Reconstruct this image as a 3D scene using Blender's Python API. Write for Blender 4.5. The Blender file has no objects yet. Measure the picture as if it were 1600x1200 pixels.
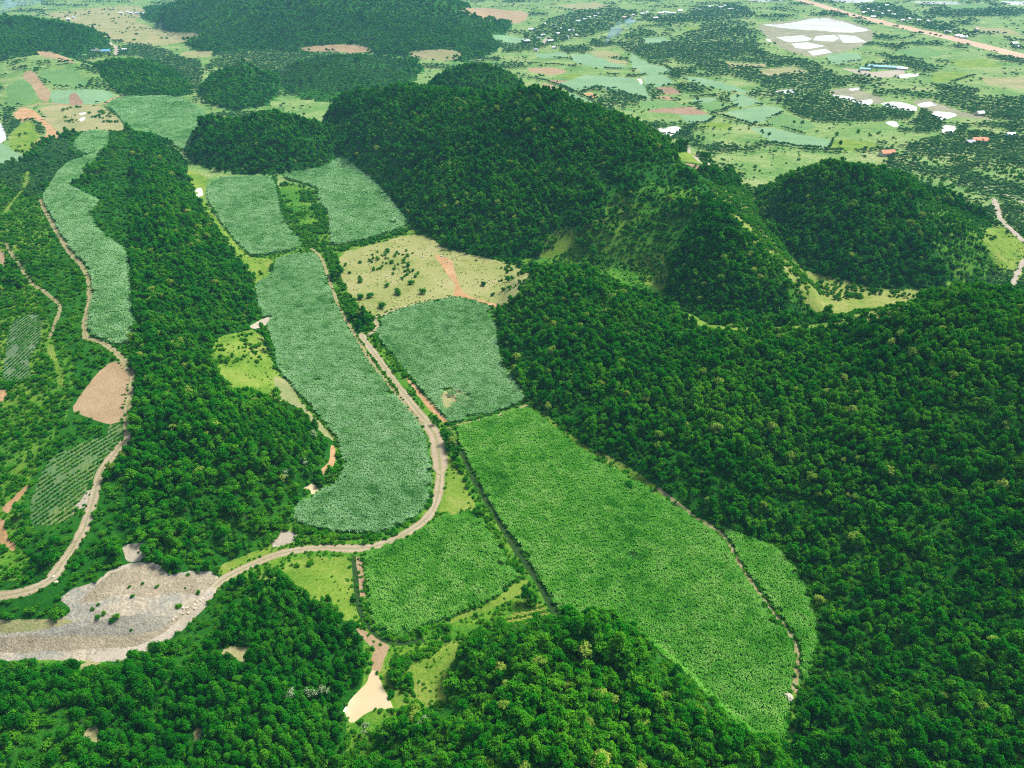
import bpy, math, random
import numpy as np
from mathutils import Vector
from mathutils.geometry import delaunay_2d_cdt

random.seed(7)
RNG = np.random.default_rng(11)
S = bpy.context.scene
C = S.collection
R = math.radians

# ------------------------------------------------------------------ camera, sky, sun, exposure
CAM_H, PITCH, FPX = 200.0, R(32.0), 1109.0          # drone about 200 m above the valley floor
cam_data = bpy.data.cameras.new('camera')
cam = bpy.data.objects.new('camera', cam_data)
C.objects.link(cam)
cam.location = (0, 0, CAM_H)
cam.rotation_euler = (R(90) - PITCH, 0, 0)
cam_data.sensor_fit = 'HORIZONTAL'
cam_data.sensor_width = 36.0
cam_data.lens = 36.0 * FPX / 1600.0
cam_data.clip_start = 1.0
cam_data.clip_end = 30000.0
S.camera = cam

SUN_EL, SUN_AZ = R(56), R(52)       # azimuth measured from +y towards +x
world = bpy.data.worlds.new('World')
S.world = world
world.use_nodes = True
wn = world.node_tree.nodes
wl = world.node_tree.links
bg = wn['Background']
sky = wn.new('ShaderNodeTexSky')
sky.sky_type = 'NISHITA'
sky.sun_disc = False
sky.sun_elevation = SUN_EL
sky.sun_rotation = SUN_AZ
sky.air_density = 1.0
sky.dust_density = 4.0
sky.ozone_density = 1.0
wl.new(sky.outputs[0], bg.inputs[0])
bg.inputs[1].default_value = 0.10

sun_data = bpy.data.lights.new('sun', 'SUN')
sun_data.energy = 2.9
sun_data.angle = R(16)
sun_data.color = (1.0, 0.96, 0.88)
sun = bpy.data.objects.new('sun', sun_data)
C.objects.link(sun)
sdir = Vector((math.sin(SUN_AZ) * math.cos(SUN_EL), math.cos(SUN_AZ) * math.cos(SUN_EL), math.sin(SUN_EL)))
sun.rotation_euler = sdir.to_track_quat('Z', 'Y').to_euler()
sun.location = (0, 0, 900)

S.view_settings.view_transform = 'Standard'
S.view_settings.look = 'None'
S.view_settings.exposure = 1.1
S.view_settings.gamma = 1.0
S.view_settings.use_curve_mapping = False
S.render.engine = 'CYCLES'
cy = S.cycles
cy.max_bounces = 5
cy.diffuse_bounces = 2
cy.glossy_bounces = 2
cy.transmission_bounces = 2
cy.volume_bounces = 0
cy.transparent_max_bounces = 6
cy.caustics_reflective = False
cy.caustics_refractive = False
cy.use_denoising = False
cy.use_adaptive_sampling = False
cy.filter_width = 1.15
cy.adaptive_threshold = 0.02
S.render.use_motion_blur = False

# ------------------------------------------------------------------ survey helpers: sight lines from the drone to the land
cp, sp_ = math.cos(PITCH), math.sin(PITCH)


def ray(u, v):
    a, b = (u - 800.0) / FPX, (600.0 - v) / FPX
    return np.array((a, cp + b * sp_, -sp_ + b * cp))


def G(u, v, z=0.0):
    d = ray(u, v)
    k = (z - CAM_H) / d[2]
    return np.array((d[0] * k, d[1] * k, z))


def P(u, v, y, drop=4.0):
    d = ray(u, v)
    k = y / d[1]
    return np.array((d[0] * k, y, CAM_H + d[2] * k - drop))


def Z(u, y):
    depth = y * cp + CAM_H * sp_
    return np.array(((u - 800.0) / FPX * depth, y, 0.0))


def project(p):
    p = np.asarray(p, float)
    y, z = p[..., 1], p[..., 2] - CAM_H
    depth = y * cp - z * sp_
    up = y * sp_ + z * cp
    depth = np.where(depth < 1e-3, 1e-3, depth)
    return 800 + FPX * p[..., 0] / depth, 600 - FPX * up / depth, depth


def hash2(ix, iy, seed):
    h = (ix.astype(np.int64) * 374761393 + iy.astype(np.int64) * 668265263 + seed * 974634777) & 0xFFFFFFFF
    h = ((h ^ (h >> 13)) * 1274126177) & 0xFFFFFFFF
    return ((h ^ (h >> 16)) & 0xFFFF) / 65535.0


def vnoise(x, y, seed=0):
    ix, iy = np.floor(x), np.floor(y)
    fx, fy = x - ix, y - iy
    fx = fx * fx * (3 - 2 * fx)
    fy = fy * fy * (3 - 2 * fy)
    a, b = hash2(ix, iy, seed), hash2(ix + 1, iy, seed)
    c, d = hash2(ix, iy + 1, seed), hash2(ix + 1, iy + 1, seed)
    return (a * (1 - fx) + b * fx) * (1 - fy) + (c * (1 - fx) + d * fx) * fy


def fbm(x, y, seed=0, octs=4):
    s, a, t = 0.0, 0.5, 0.0
    for k in range(octs):
        s = s + a * vnoise(x, y, seed + k)
        t += a
        x, y, a = x * 2.03 + 17.1, y * 2.03 - 9.3, a * 0.5
    return s / t


def inside(poly, x, y):
    poly = np.asarray(poly)[:, :2]
    res = np.zeros(x.shape, bool)
    box = (x >= poly[:, 0].min()) & (x <= poly[:, 0].max()) & (y >= poly[:, 1].min()) & (y <= poly[:, 1].max())
    idx = np.nonzero(box)
    if len(idx[0]) == 0:
        return res
    px, py = x[idx], y[idx]
    r = np.zeros(px.shape, bool)
    n = len(poly)
    j = n - 1
    for i in range(n):
        xi, yi, xj, yj = poly[i][0], poly[i][1], poly[j][0], poly[j][1]
        c = (yi > py) != (yj > py)
        dy = yj - yi
        r ^= c & (px < (xj - xi) * (py - yi) / (dy if dy != 0 else 1e-12) + xi)
        j = i
    res[idx] = r
    return res


def dist_poly(pts, x, y, closed=False, vals=None):
    pts = np.asarray(pts, float)
    best = np.full(x.shape, 1e18)
    val = np.zeros(x.shape)
    side = np.zeros(x.shape)
    n = len(pts)
    for i in range(n if closed else n - 1):
        a, b = pts[i], pts[(i + 1) % n]
        ex, ey = b[0] - a[0], b[1] - a[1]
        L2 = ex * ex + ey * ey + 1e-9
        t = np.clip(((x - a[0]) * ex + (y - a[1]) * ey) / L2, 0, 1)
        qx, qy = x - a[0] - t * ex, y - a[1] - t * ey
        d = qx * qx + qy * qy
        m = d < best
        best = np.where(m, d, best)
        if vals is not None:
            val = np.where(m, vals[i] * (1 - t) + vals[(i + 1) % n] * t, val)
        side = np.where(m, np.sign(ex * qy - ey * qx), side)
    return np.sqrt(best), val, side


# ------------------------------------------------------------------ the terrain: valley floor plus karst hills
def g_list(*uv):
    return [G(*p)[:2] for p in uv]


HILLS = []


def hill(name, foot, crests, e=1.6):
    HILLS.append((name, np.array([np.asarray(p)[:2] for p in foot]), crests, e))


hill('right', g_list((776, 470), (783, 540), (800, 590), (850, 642), (900, 692), (950, 724), (1010, 757), (1080, 803), (1150, 833),
                     (1210, 848), (1252, 888), (1275, 940), (1280, 1010), (1264, 1070), (1240, 1110), (1240, 1200))
     + [(95, 60), (150, 0), (340, 0), (560, 40), (620, 250), (560, 400)]
     + g_list((1640, 455), (1540, 462), (1470, 466), (1400, 484), (1290, 504), (1200, 506), (1100, 500), (1000, 470), (900, 440), (810, 425)),
     [[P(805, 427, 440), P(850, 420, 425), P(905, 424, 408), P(960, 456, 375, 6), P(1050, 502, 335, 9.5), P(1150, 528, 305, 11), P(1290, 521, 300, 10.5),
       P(1420, 474, 298, 5), P(1530, 450, 292, 8), P(1625, 488, 270, 9), np.array((330, 262, 54.0)), np.array((470, 250, 45.0))]], 1.55)
hill('cone', g_list((1020, 440), (1045, 470), (1090, 500), (1150, 514), (1230, 510), (1300, 497), (1290, 468), (1255, 425), (1230, 385), (1215, 330), (1160, 300), (1080, 330), (1040, 400)),
     [[P(1165, 395, 430), P(1128, 338, 446), P(1112, 318, 490)]], 1.5)
hill('centre', g_list((515, 250), (545, 264), (575, 275), (600, 300), (625, 332), (648, 358), (700, 385), (760, 403), (840, 405), (930, 415), (1010, 425), (1050, 440),
                      (1120, 420), (1180, 370), (1190, 330), (1170, 296), (1110, 282), (1040, 250))
     + [Z(985, 800)[:2], Z(890, 870)[:2], Z(800, 900)[:2], Z(700, 960)[:2], Z(600, 1010)[:2], Z(530, 970)[:2], Z(495, 900)[:2]],
     [[P(530, 150, 850), P(600, 134, 850), P(660, 142, 800), P(720, 152, 740), P(780, 149, 700), P(835, 143, 660), P(900, 173, 630),
       P(960, 201, 600), P(1010, 227, 575), P(1060, 264, 550), P(1108, 295, 520)]], 1.7)
hill('behind', [Z(640, 920)[:2], Z(740, 880)[:2], Z(820, 900)[:2], Z(860, 1000)[:2], Z(810, 1130)[:2], Z(720, 1160)[:2], Z(640, 1080)[:2]],
     [[P(705, 108, 1000), P(740, 99, 1000), P(775, 108, 1000)]], 1.5)
hill('east', g_list((1172, 310), (1180, 345), (1210, 390), (1260, 425), (1310, 440), (1380, 449), (1450, 453), (1520, 440), (1575, 420), (1565, 370), (1505, 318))
     + [Z(1460, 650)[:2], Z(1380, 680)[:2], Z(1300, 690)[:2], Z(1210, 650)[:2]],
     [[P(1262, 264, 560), P(1310, 252, 550), P(1352, 260, 540), P(1420, 302, 520), P(1485, 345, 500)]], 1.6)
hill('left_middle', g_list((288, 240), (302, 253), (340, 268), (400, 274), (460, 273), (520, 264), (550, 240)) + [Z(545, 870)[:2], Z(450, 890)[:2], Z(380, 880)[:2], Z(310, 860)[:2]],
     [[P(325, 186, 815), P(360, 195, 812), P(420, 177, 800), P(480, 191, 795), P(530, 225, 780)]], 1.6)
hill('small_cone', g_list((308, 150), (330, 166), (370, 173), (420, 166), (440, 140), (435, 112)) + [Z(425, 1330)[:2], Z(330, 1330)[:2]],
     [[P(348, 112, 1180), P(375, 90, 1190), P(408, 112, 1190)]], 1.4)
hill('wide_low', g_list((438, 138), (470, 155), (530, 162), (600, 150), (645, 130), (665, 108)) + [Z(650, 1520)[:2], Z(540, 1560)[:2], Z(445, 1460)[:2]],
     [[P(470, 97, 1300), P(520, 84, 1320), P(580, 92, 1330), P(630, 102, 1350)]], 1.5)
hill('dark_hump', g_list((140, 128), (170, 146), (220, 153), (278, 153), (305, 145), (290, 122)) + [Z(270, 1450)[:2], Z(180, 1500)[:2], Z(135, 1400)[:2]],
     [[P(160, 93, 1290), P(190, 97, 1280), P(230, 117, 1240), P(272, 137, 1190)]], 1.4)
hill('mountain', g_list((320, 88), (400, 79), (480, 84), (560, 83), (650, 92), (730, 98), (772, 84), (790, 66)) + [Z(800, 2300)[:2], Z(740, 2700)[:2], Z(420, 2800)[:2], Z(180, 2650)[:2]] + g_list((200, 16), (270, 55)),
     [[P(232, 8, 2150), P(300, 0, 2080), P(420, -22, 2000), P(560, -58, 2000), P(620, -46, 1980), P(690, -2, 1900), P(738, 42, 1800)]], 1.35)
hill('far_left', g_list((-60, 105), (40, 97), (120, 90), (170, 78), (172, 62)) + [Z(150, 2050)[:2], Z(60, 2300)[:2], Z(-90, 2300)[:2]],
     [[P(-40, 25, 1750), P(50, 29, 1750), P(100, 42, 1700), P(150, 63, 1640)]], 1.5)
hill('plantation_left', g_list((-60, 150), (10, 166), (60, 165), (150, 163), (188, 150), (165, 112)) + [Z(140, 1480)[:2], Z(60, 1540)[:2], Z(-40, 1500)[:2]],
     [[P(-20, 95, 1330), P(70, 81, 1400), P(110, 93, 1330), P(150, 116, 1210)]], 1.5)
hill('ridge', g_list((285, 242), (300, 275), (318, 312), (345, 352), (372, 385), (393, 410), (393, 445), (405, 495), (425, 545), (445, 590), (472, 632), (503, 672),
                     (522, 692), (516, 735), (480, 778), (440, 832), (400, 865), (345, 902), (318, 938), (288, 968), (240, 1000), (100, 1012), (0, 1018), (-160, 1015),
                     (-210, 700), (-150, 450), (-70, 320), (0, 262), (60, 233), (110, 206), (170, 200), (230, 208)),
     [[G(150, 220, 10), G(142, 245, 17), G(120, 300, 23), G(165, 350, 25), G(178, 420, 25), G(175, 480, 24), G(185, 540, 21), G(195, 600, 18), G(190, 660, 15),
       G(172, 720, 13), G(132, 800, 11), G(82, 880, 9), G(10, 915, 8), G(-120, 930, 7)]], 1.8)
hill('ridge_wood', g_list((168, 215), (190, 204), (240, 208), (287, 248), (312, 305), (350, 372), (393, 425), (396, 470), (350, 515), (240, 515), (215, 400), (175, 320), (150, 270)),
     [[G(205, 228, 15), G(232, 260, 21), G(255, 310, 24), G(275, 370, 25), G(290, 430, 23), G(290, 470, 17)]], 1.5)
hill('mound', g_list((205, 600), (330, 565), (430, 605), (490, 655), (524, 695), (515, 742), (470, 788), (425, 838), (330, 868), (250, 872), (205, 820), (195, 720)),
     [[G(255, 650, 20), G(330, 660, 21), G(395, 690, 18), G(440, 715, 14)]], 1.5)
hill('near_left', g_list((-150, 1045), (0, 1034), (100, 1044), (200, 1034), (285, 985), (352, 912), (440, 882), (520, 884), (545, 920), (558, 980), (575, 1040), (540, 1120), (545, 1200))
     + [(-40, 60), (-60, 10), (-240, 10), (-260, 140)],
     [[G(430, 945, 5), G(300, 1040, 9), G(150, 1105, 13), G(20, 1180, 14), G(-60, 1250, 12)], [G(300, 1040, 9), G(400, 1150, 10), G(400, 1250, 8)]], 1.6)
hill('near_centre', g_list((690, 1095), (700, 1040), (722, 1008), (780, 986), (860, 971), (940, 973), (985, 991), (1030, 1021), (1080, 1066), (1130, 1122), (1180, 1162), (1240, 1205))
     + [(100, 60), (70, 0), (-30, 0), (-50, 60)] + g_list((560, 1190), (620, 1130)),
     [[P(745, 1022, 139), P(830, 987, 137), P(920, 987, 135), P(1000, 1033, 127), P(1100, 1113, 114), P(1225, 1195, 98)],
      [np.array((13, 136, 25.0)), np.array((8, 105, 27.0)), np.array((6, 60, 20.0))]], 1.6)


def raw_height(x, y):
    acc = np.zeros(x.shape)
    wx = x + 9.0 * (fbm(x / 48.0, y / 48.0, 41, 3) - .5)
    wy = y + 9.0 * (fbm(x / 48.0, y / 48.0, 45, 3) - .5)
    for name, foot, crests, e in HILLS:
        m = inside(foot, x, y)
        if not m.any():
            continue
        px, py = x[m], y[m]
        de, _, _ = dist_poly(foot, px, py, True)
        ex_, ey_ = wx[m], wy[m]
        de = np.maximum(0, de * (1 + .5 * (fbm(px / 30.0, py / 30.0, 49, 3) - .5)))
        dc = np.full(px.shape, 1e18)
        sw, sz = np.zeros(px.shape), np.zeros(px.shape)
        for cr in crests:
            dc = np.minimum(dc, dist_poly(cr, ex_, ey_)[0])
            for i in range(len(cr) - 1):
                L_ = math.hypot(cr[i + 1][0] - cr[i][0], cr[i + 1][1] - cr[i][1])
                k_ = max(2, int(L_ / 12))
                for s_ in range(k_ + (i == len(cr) - 2)):
                    q_ = np.asarray(cr[i]) * (1 - s_ / k_) + np.asarray(cr[i + 1]) * (s_ / k_)
                    w_ = L_ / k_ / ((ex_ - q_[0]) ** 2 + (ey_ - q_[1]) ** 2 + 16.0) ** 2
                    sw += w_
                    sz += w_ * q_[2]
        zc = sz / sw
        t = de / (de + dc + 1e-6)
        z = zc * (1 - (1 - t) ** e)
        z = z * (1 + 0.22 * (fbm(px / 34.0, py / 34.0, 5) - 0.5) * np.minimum(1, 4 * t * (1 - t) + 0.3))
        acc[m] += np.maximum(z, 0) ** 4
    h = acc ** 0.25
    und = (fbm(x / 140.0, y / 140.0, 21, 3) - 0.5) * (1.2 + 2.4 * np.clip((y - 500) / 1500, 0, 1.6))
    return h + und


Y0, YV = -20.0, 150.0
GROW = 1.0125
NR = int(math.log((5600 + YV) / (Y0 + YV)) / math.log(GROW)) + 1
NCOL = 281
TMAX = 1.2
rows = (Y0 + YV) * GROW ** np.arange(NR)
tcol = np.linspace(-TMAX, TMAX, NCOL)
GX = rows[:, None] * tcol[None, :]
GY = np.repeat((rows - YV)[:, None], NCOL, 1)
GH = raw_height(GX, GY)


def height(x, y):
    x, y = np.asarray(x, float), np.asarray(y, float)
    yy = np.clip(y + YV, rows[0], rows[-1] * 0.9999)
    r = np.log(yy / rows[0]) / math.log(GROW)
    r0 = np.clip(np.floor(r).astype(int), 0, NR - 2)
    fr = (yy - rows[r0]) / (rows[r0 + 1] - rows[r0])
    t = np.clip(x / yy, -TMAX, TMAX * 0.9999)
    c = (t + TMAX) / (2 * TMAX) * (NCOL - 1)
    c0 = np.clip(np.floor(c).astype(int), 0, NCOL - 2)
    fc = c - c0
    return (GH[r0, c0] * (1 - fc) + GH[r0, c0 + 1] * fc) * (1 - fr) + (GH[r0 + 1, c0] * (1 - fc) + GH[r0 + 1, c0 + 1] * fc) * fr


def hz(x, y):
    return float(height(np.array([x]), np.array([y]))[0])


def T(uv, lift=0.0):
    """Points of the land met by the sight lines through the given picture points."""
    uv = np.asarray(uv, float)
    d = np.stack([(uv[:, 0] - 800) / FPX, cp + (600 - uv[:, 1]) / FPX * sp_, -sp_ + (600 - uv[:, 1]) / FPX * cp], 1)
    ks = np.geomspace(95, 6000, 900)
    hit = np.full(len(uv), ks[-1])
    done = np.zeros(len(uv), bool)
    prev = np.full(len(uv), ks[0])
    for k in ks:
        x, y, z = d[:, 0] * k, d[:, 1] * k, CAM_H + d[:, 2] * k
        below = (z < height(x, y) + lift) & ~done
        hit = np.where(below, k, hit)
        lo = prev
        done |= below
        if below.any():
            ii = np.nonzero(below)[0]
            a, b = np.full(len(ii), lo[ii]), np.full(len(ii), k)
            for _ in range(14):
                mdl = (a + b) / 2
                bl = CAM_H + d[ii, 2] * mdl < height(d[ii, 0] * mdl, d[ii, 1] * mdl) + lift
                b = np.where(bl, mdl, b)
                a = np.where(bl, a, mdl)
            hit[ii] = b
        prev = np.where(done, prev, k)
        if done.all():
            break
    x, y = d[:, 0] * hit, d[:, 1] * hit
    return np.stack([x, y, height(x, y)], 1)


# ------------------------------------------------------------------ materials
def new_mat(name):
    m = bpy.data.materials.new(name)
    m.use_nodes = True
    n, l = m.node_tree.nodes, m.node_tree.links
    n.clear()
    out = n.new('ShaderNodeOutputMaterial')
    return m, n, l, out


def nz(n, l, vec, scale, detail=4.0, rough=0.6, dist=0.0):
    t = n.new('ShaderNodeTexNoise')
    t.inputs['Scale'].default_value = scale
    t.inputs['Detail'].default_value = detail
    t.inputs['Roughness'].default_value = rough
    t.inputs['Distortion'].default_value = dist
    l.new(vec, t.inputs['Vector'])
    return t.outputs['Fac']


def ramp(n, l, fac, stops, interp='LINEAR'):
    r = n.new('ShaderNodeValToRGB')
    r.color_ramp.interpolation = interp
    e = r.color_ramp.elements
    while len(e) < len(stops):
        e.new(0.5)
    for k, (p, c) in enumerate(stops):
        e[k].position = p
        e[k].color = (*c, 1) if len(c) == 3 else c
    l.new(fac, r.inputs[0])
    return r.outputs[0]


def mixc(n, l, fac, a, b, mode='MIX'):
    m = n.new('ShaderNodeMix')
    m.data_type = 'RGBA'
    m.blend_type = mode
    for sock, val in ((m.inputs[0], fac), (m.inputs[6], a), (m.inputs[7], b)):
        if isinstance(val, (int, float)):
            sock.default_value = val
        elif isinstance(val, tuple):
            sock.default_value = (*val, 1)
        else:
            l.new(val, sock)
    return m.outputs[2]


def math_n(n, l, op, a, b=0.0):
    m = n.new('ShaderNodeMath')
    m.operation = op
    for s, v in ((m.inputs[0], a), (m.inputs[1], b)):
        if isinstance(v, (int, float)):
            s.default_value = v
        else:
            l.new(v, s)
    return m.outputs[0]


def ground_mat(name, stops, big=0.02, fine=0.45, bump=0.6, contrast=0.55, rough=0.95, ruts=False, rows_=None, spec=0.1):
    """Earth, grass or crop seen from above: broad patches, fine mottling, relief."""
    m, n, l, out = new_mat(name)
    pos = n.new('ShaderNodeNewGeometry').outputs['Position']
    b = nz(n, l, pos, big, 6, 0.62, 0.6)
    f = nz(n, l, pos, fine, 5, 0.7)
    f2 = nz(n, l, pos, fine * 4.3, 3, 0.7)
    mixv = math_n(n, l, 'ADD', math_n(n, l, 'MULTIPLY', b, 0.62), math_n(n, l, 'MULTIPLY', f, 0.38))
    col = ramp(n, l, mixv, stops)
    g = ramp(n, l, f2, [(0.28, (1 - contrast,) * 3), (0.72, (1 + contrast * 0.8,) * 3)])
    col = mixc(n, l, 1.0, col, g, 'MULTIPLY')
    if rows_:
        ang, per, c2, amt = rows_
        w = n.new('ShaderNodeTexWave')
        w.wave_type = 'BANDS'
        w.inputs['Scale'].default_value = 1.0 / per
        w.inputs['Distortion'].default_value = 1.2
        w.inputs['Detail'].default_value = 2
        mp = n.new('ShaderNodeMapping')
        mp.inputs['Rotation'].default_value = (0, 0, ang)
        l.new(pos, mp.inputs[0])
        l.new(mp.outputs[0], w.inputs[0])
        col = mixc(n, l, math_n(n, l, 'MULTIPLY', w.outputs['Fac'], amt), col, c2)
    if ruts:
        at = n.new('ShaderNodeAttribute')
        at.attribute_name = 'across'
        a = math_n(n, l, 'ABSOLUTE', at.outputs['Fac'])
        wob = math_n(n, l, 'ADD', a, math_n(n, l, 'MULTIPLY', math_n(n, l, 'SUBTRACT', f, 0.5), 0.55))
        k = ramp(n, l, wob, [(0.0, (0.75, 0.75, 0.75)), (0.14, (0.65, 0.65, 0.65)), (0.3, (0, 0, 0)), (0.66, (0, 0, 0)), (0.95, (0.9, 0.9, 0.9))])
        col = mixc(n, l, math_n(n, l, 'MULTIPLY', k, ruts), col, (0.13, 0.17, 0.045))
    bs = n.new('ShaderNodeBsdfPrincipled')
    bs.inputs['Roughness'].default_value = rough
    bs.inputs['Specular IOR Level'].default_value = spec
    l.new(col, bs.inputs['Base Color'])
    bp = n.new('ShaderNodeBump')
    bp.inputs['Strength'].default_value = bump
    bp.inputs['Distance'].default_value = 0.8
    l.new(math_n(n, l, 'ADD', f, math_n(n, l, 'MULTIPLY', f2, 0.5)), bp.inputs['Height'])
    l.new(bp.outputs[0], bs.inputs['Normal'])
    l.new(bs.outputs[0], out.inputs[0])
    return m


def leaf_mat(name, dark, mid, light, transl=0.25, rough=0.65, big=0.012, spec=0.0, small=0.0):
    m, n, l, out = new_mat(name)
    pos = n.new('ShaderNodeNewGeometry').outputs['Position']
    oi = n.new('ShaderNodeObjectInfo').outputs['Random']
    at = n.new('ShaderNodeAttribute')
    at.attribute_name = 'tint'
    b = nz(n, l, pos, big, 4, 0.6, 0.4)
    v = math_n(n, l, 'ADD', math_n(n, l, 'MULTIPLY', oi, 0.36), math_n(n, l, 'MULTIPLY', at.outputs['Fac'], 0.30))
    v = math_n(n, l, 'ADD', v, math_n(n, l, 'MULTIPLY', math_n(n, l, 'SUBTRACT', b, 0.33), 0.95))
    if small:
        v = math_n(n, l, 'ADD', v, math_n(n, l, 'MULTIPLY', math_n(n, l, 'SUBTRACT', nz(n, l, pos, small, 3, .7), .5), 0.7))
    col = ramp(n, l, v, [(0.05, dark), (0.42, mid), (0.95, light)])
    bs = n.new('ShaderNodeBsdfPrincipled')
    bs.inputs['Roughness'].default_value = rough
    bs.inputs['Specular IOR Level'].default_value = spec
    l.new(col, bs.inputs['Base Color'])
    tr = n.new('ShaderNodeBsdfTranslucent')
    l.new(mixc(n, l, 1.0, col, (1.0, 1.15, 0.5), 'MULTIPLY'), tr.inputs['Color'])
    mx = n.new('ShaderNodeMixShader')
    mx.inputs[0].default_value = transl
    l.new(bs.outputs[0], mx.inputs[1])
    l.new(tr.outputs[0], mx.inputs[2])
    l.new(mx.outputs[0], out.inputs[0])
    return m


def plain_mat(name, col, rough=0.7, var=0.25, scale=1.5, metallic=0.0):
    m, n, l, out = new_mat(name)
    pos = n.new('ShaderNodeNewGeometry').outputs['Position']
    f = nz(n, l, pos, scale, 5, 0.65)
    c = mixc(n, l, 1.0, col, ramp(n, l, f, [(0.25, (1 - var,) * 3), (0.75, (1 + var * 0.6,) * 3)]), 'MULTIPLY')
    bs = n.new('ShaderNodeBsdfPrincipled')
    bs.inputs['Roughness'].default_value = rough
    bs.inputs['Metallic'].default_value = metallic
    l.new(c, bs.inputs['Base Color'])
    l.new(bs.outputs[0], out.inputs[0])
    return m


def water_mat(name, col, rough=0.06, mix=0.45):
    m, n, l, out = new_mat(name)
    pos = n.new('ShaderNodeNewGeometry').outputs['Position']
    f = nz(n, l, pos, 0.05, 4, 0.6)
    c = mixc(n, l, 1.0, col, ramp(n, l, f, [(0.3, (0.85,) * 3), (0.7, (1.1,) * 3)]), 'MULTIPLY')
    bs = n.new('ShaderNodeBsdfPrincipled')
    bs.inputs['Roughness'].default_value = rough
    bs.inputs['IOR'].default_value = 1.33
    bs.inputs['Specular IOR Level'].default_value = 0.5
    l.new(c, bs.inputs['Base Color'])
    bp = n.new('ShaderNodeBump')
    bp.inputs['Strength'].default_value = 0.05
    l.new(nz(n, l, pos, 0.8, 3, 0.5), bp.inputs['Height'])
    l.new(bp.outputs[0], bs.inputs['Normal'])
    l.new(bs.outputs[0], out.inputs[0])
    return m


GRASS_A, GRASS_B, GRASS_C = (0.045, 0.12, 0.018), (0.10, 0.20, 0.03), (0.23, 0.27, 0.06)
M = {}
M['land'] = ground_mat('rough_grass', [(0.30, (0.012, 0.09, 0.005)), (0.46, (0.045, 0.16, 0.010)), (0.58, (0.11, 0.21, 0.018)), (0.74, (0.22, 0.22, 0.07))], 0.022, 0.35, 0.8)
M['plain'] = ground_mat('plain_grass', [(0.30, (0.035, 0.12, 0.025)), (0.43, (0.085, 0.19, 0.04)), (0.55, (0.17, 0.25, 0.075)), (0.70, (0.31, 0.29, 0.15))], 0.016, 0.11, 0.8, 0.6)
M['yellowgrass'] = ground_mat('yellow_grass', [(0.28, (0.05, 0.14, 0.015)), (0.42, (0.13, 0.20, 0.03)), (0.56, (0.23, 0.25, 0.07)), (0.74, (0.36, 0.31, 0.16))], 0.05, 0.45, 0.7, 0.5)
M['canebed'] = ground_mat('field_earth', [(0.3, (0.03, 0.14, 0.012)), (0.6, (0.06, 0.19, 0.03)), (0.8, (0.13, 0.20, 0.05))], 0.03, 0.6, 0.6)
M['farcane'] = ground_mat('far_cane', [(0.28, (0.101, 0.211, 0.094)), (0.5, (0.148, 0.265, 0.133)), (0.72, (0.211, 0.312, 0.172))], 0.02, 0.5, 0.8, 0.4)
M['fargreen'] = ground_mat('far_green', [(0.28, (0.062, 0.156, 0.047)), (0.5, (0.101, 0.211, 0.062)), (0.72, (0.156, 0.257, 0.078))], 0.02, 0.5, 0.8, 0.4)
M['lime'] = ground_mat('lime_grass', [(0.28, (0.035, 0.12, 0.008)), (0.42, (0.085, 0.18, 0.015)), (0.54, (0.15, 0.23, 0.03)), (0.74, (0.26, 0.26, 0.08))], 0.06, 0.7, 0.7, 0.5)
M['pasture'] = ground_mat('dry_pasture', [(0.30, (0.101, 0.151, 0.029)), (0.45, (0.194, 0.223, 0.065)), (0.60, (0.274, 0.266, 0.115)), (0.74, (0.360, 0.274, 0.180))], 0.03, 0.5, 0.6, 0.35)
M['tangrass'] = ground_mat('tan_grass', [(0.3, (0.122, 0.173, 0.058)), (0.5, (0.230, 0.230, 0.101)), (0.7, (0.331, 0.274, 0.158))], 0.03, 0.4, 0.6, 0.35)
M['tan'] = ground_mat('tan_earth', [(0.3, (0.202, 0.151, 0.078)), (0.5, (0.281, 0.202, 0.112)), (0.72, (0.337, 0.258, 0.162))], 0.05, 0.7, 0.6, 0.3)
M['pale'] = ground_mat('pale_earth', [(0.3, (0.248, 0.212, 0.153)), (0.5, (0.325, 0.289, 0.225)), (0.72, (0.389, 0.354, 0.295))], 0.05, 0.7, 0.6, 0.3)
M['orange'] = ground_mat('orange_earth', [(0.28, (0.13, 0.15, 0.045)), (0.42, (0.33, 0.20, 0.085)), (0.56, (0.40, 0.25, 0.13)), (0.76, (0.52, 0.42, 0.31))], 0.09, 0.8, 0.8, 0.4)
M['brown'] = ground_mat('brown_earth', [(0.3, (0.145, 0.112, 0.066)), (0.5, (0.238, 0.158, 0.099)), (0.72, (0.304, 0.218, 0.145))], 0.05, 0.7, 0.6, 0.3)
M['quarry'] = ground_mat('crushed_rock', [(0.28, (0.15, 0.165, 0.15)), (0.44, (0.23, 0.225, 0.185)), (0.56, (0.32, 0.285, 0.21)), (0.74, (0.42, 0.37, 0.28))], 0.045, 0.22, 1.0, 0.4)
M['scree'] = ground_mat('tan_scree', [(0.28, (0.17, 0.155, 0.105)), (0.48, (0.235, 0.205, 0.14)), (0.72, (0.34, 0.295, 0.21))], 0.06, 0.3, 1.0, 0.4)
M['greyscree'] = ground_mat('grey_scree', [(0.28, (0.13, 0.14, 0.12)), (0.48, (0.20, 0.195, 0.155)), (0.72, (0.29, 0.265, 0.20))], 0.06, 0.3, 1.0, 0.45)
M['mud'] = ground_mat('grey_mud', [(0.3, (0.10, 0.15, 0.06)), (0.5, (0.20, 0.20, 0.12)), (0.72, (0.33, 0.30, 0.24))], 0.03, 0.2, 0.5, 0.4)
M['road'] = ground_mat('road_earth', [(0.3, (0.249, 0.195, 0.119)), (0.5, (0.314, 0.254, 0.173)), (0.72, (0.358, 0.314, 0.238))], 0.08, 1.0, 0.5, 0.22, ruts=0.75)
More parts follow.
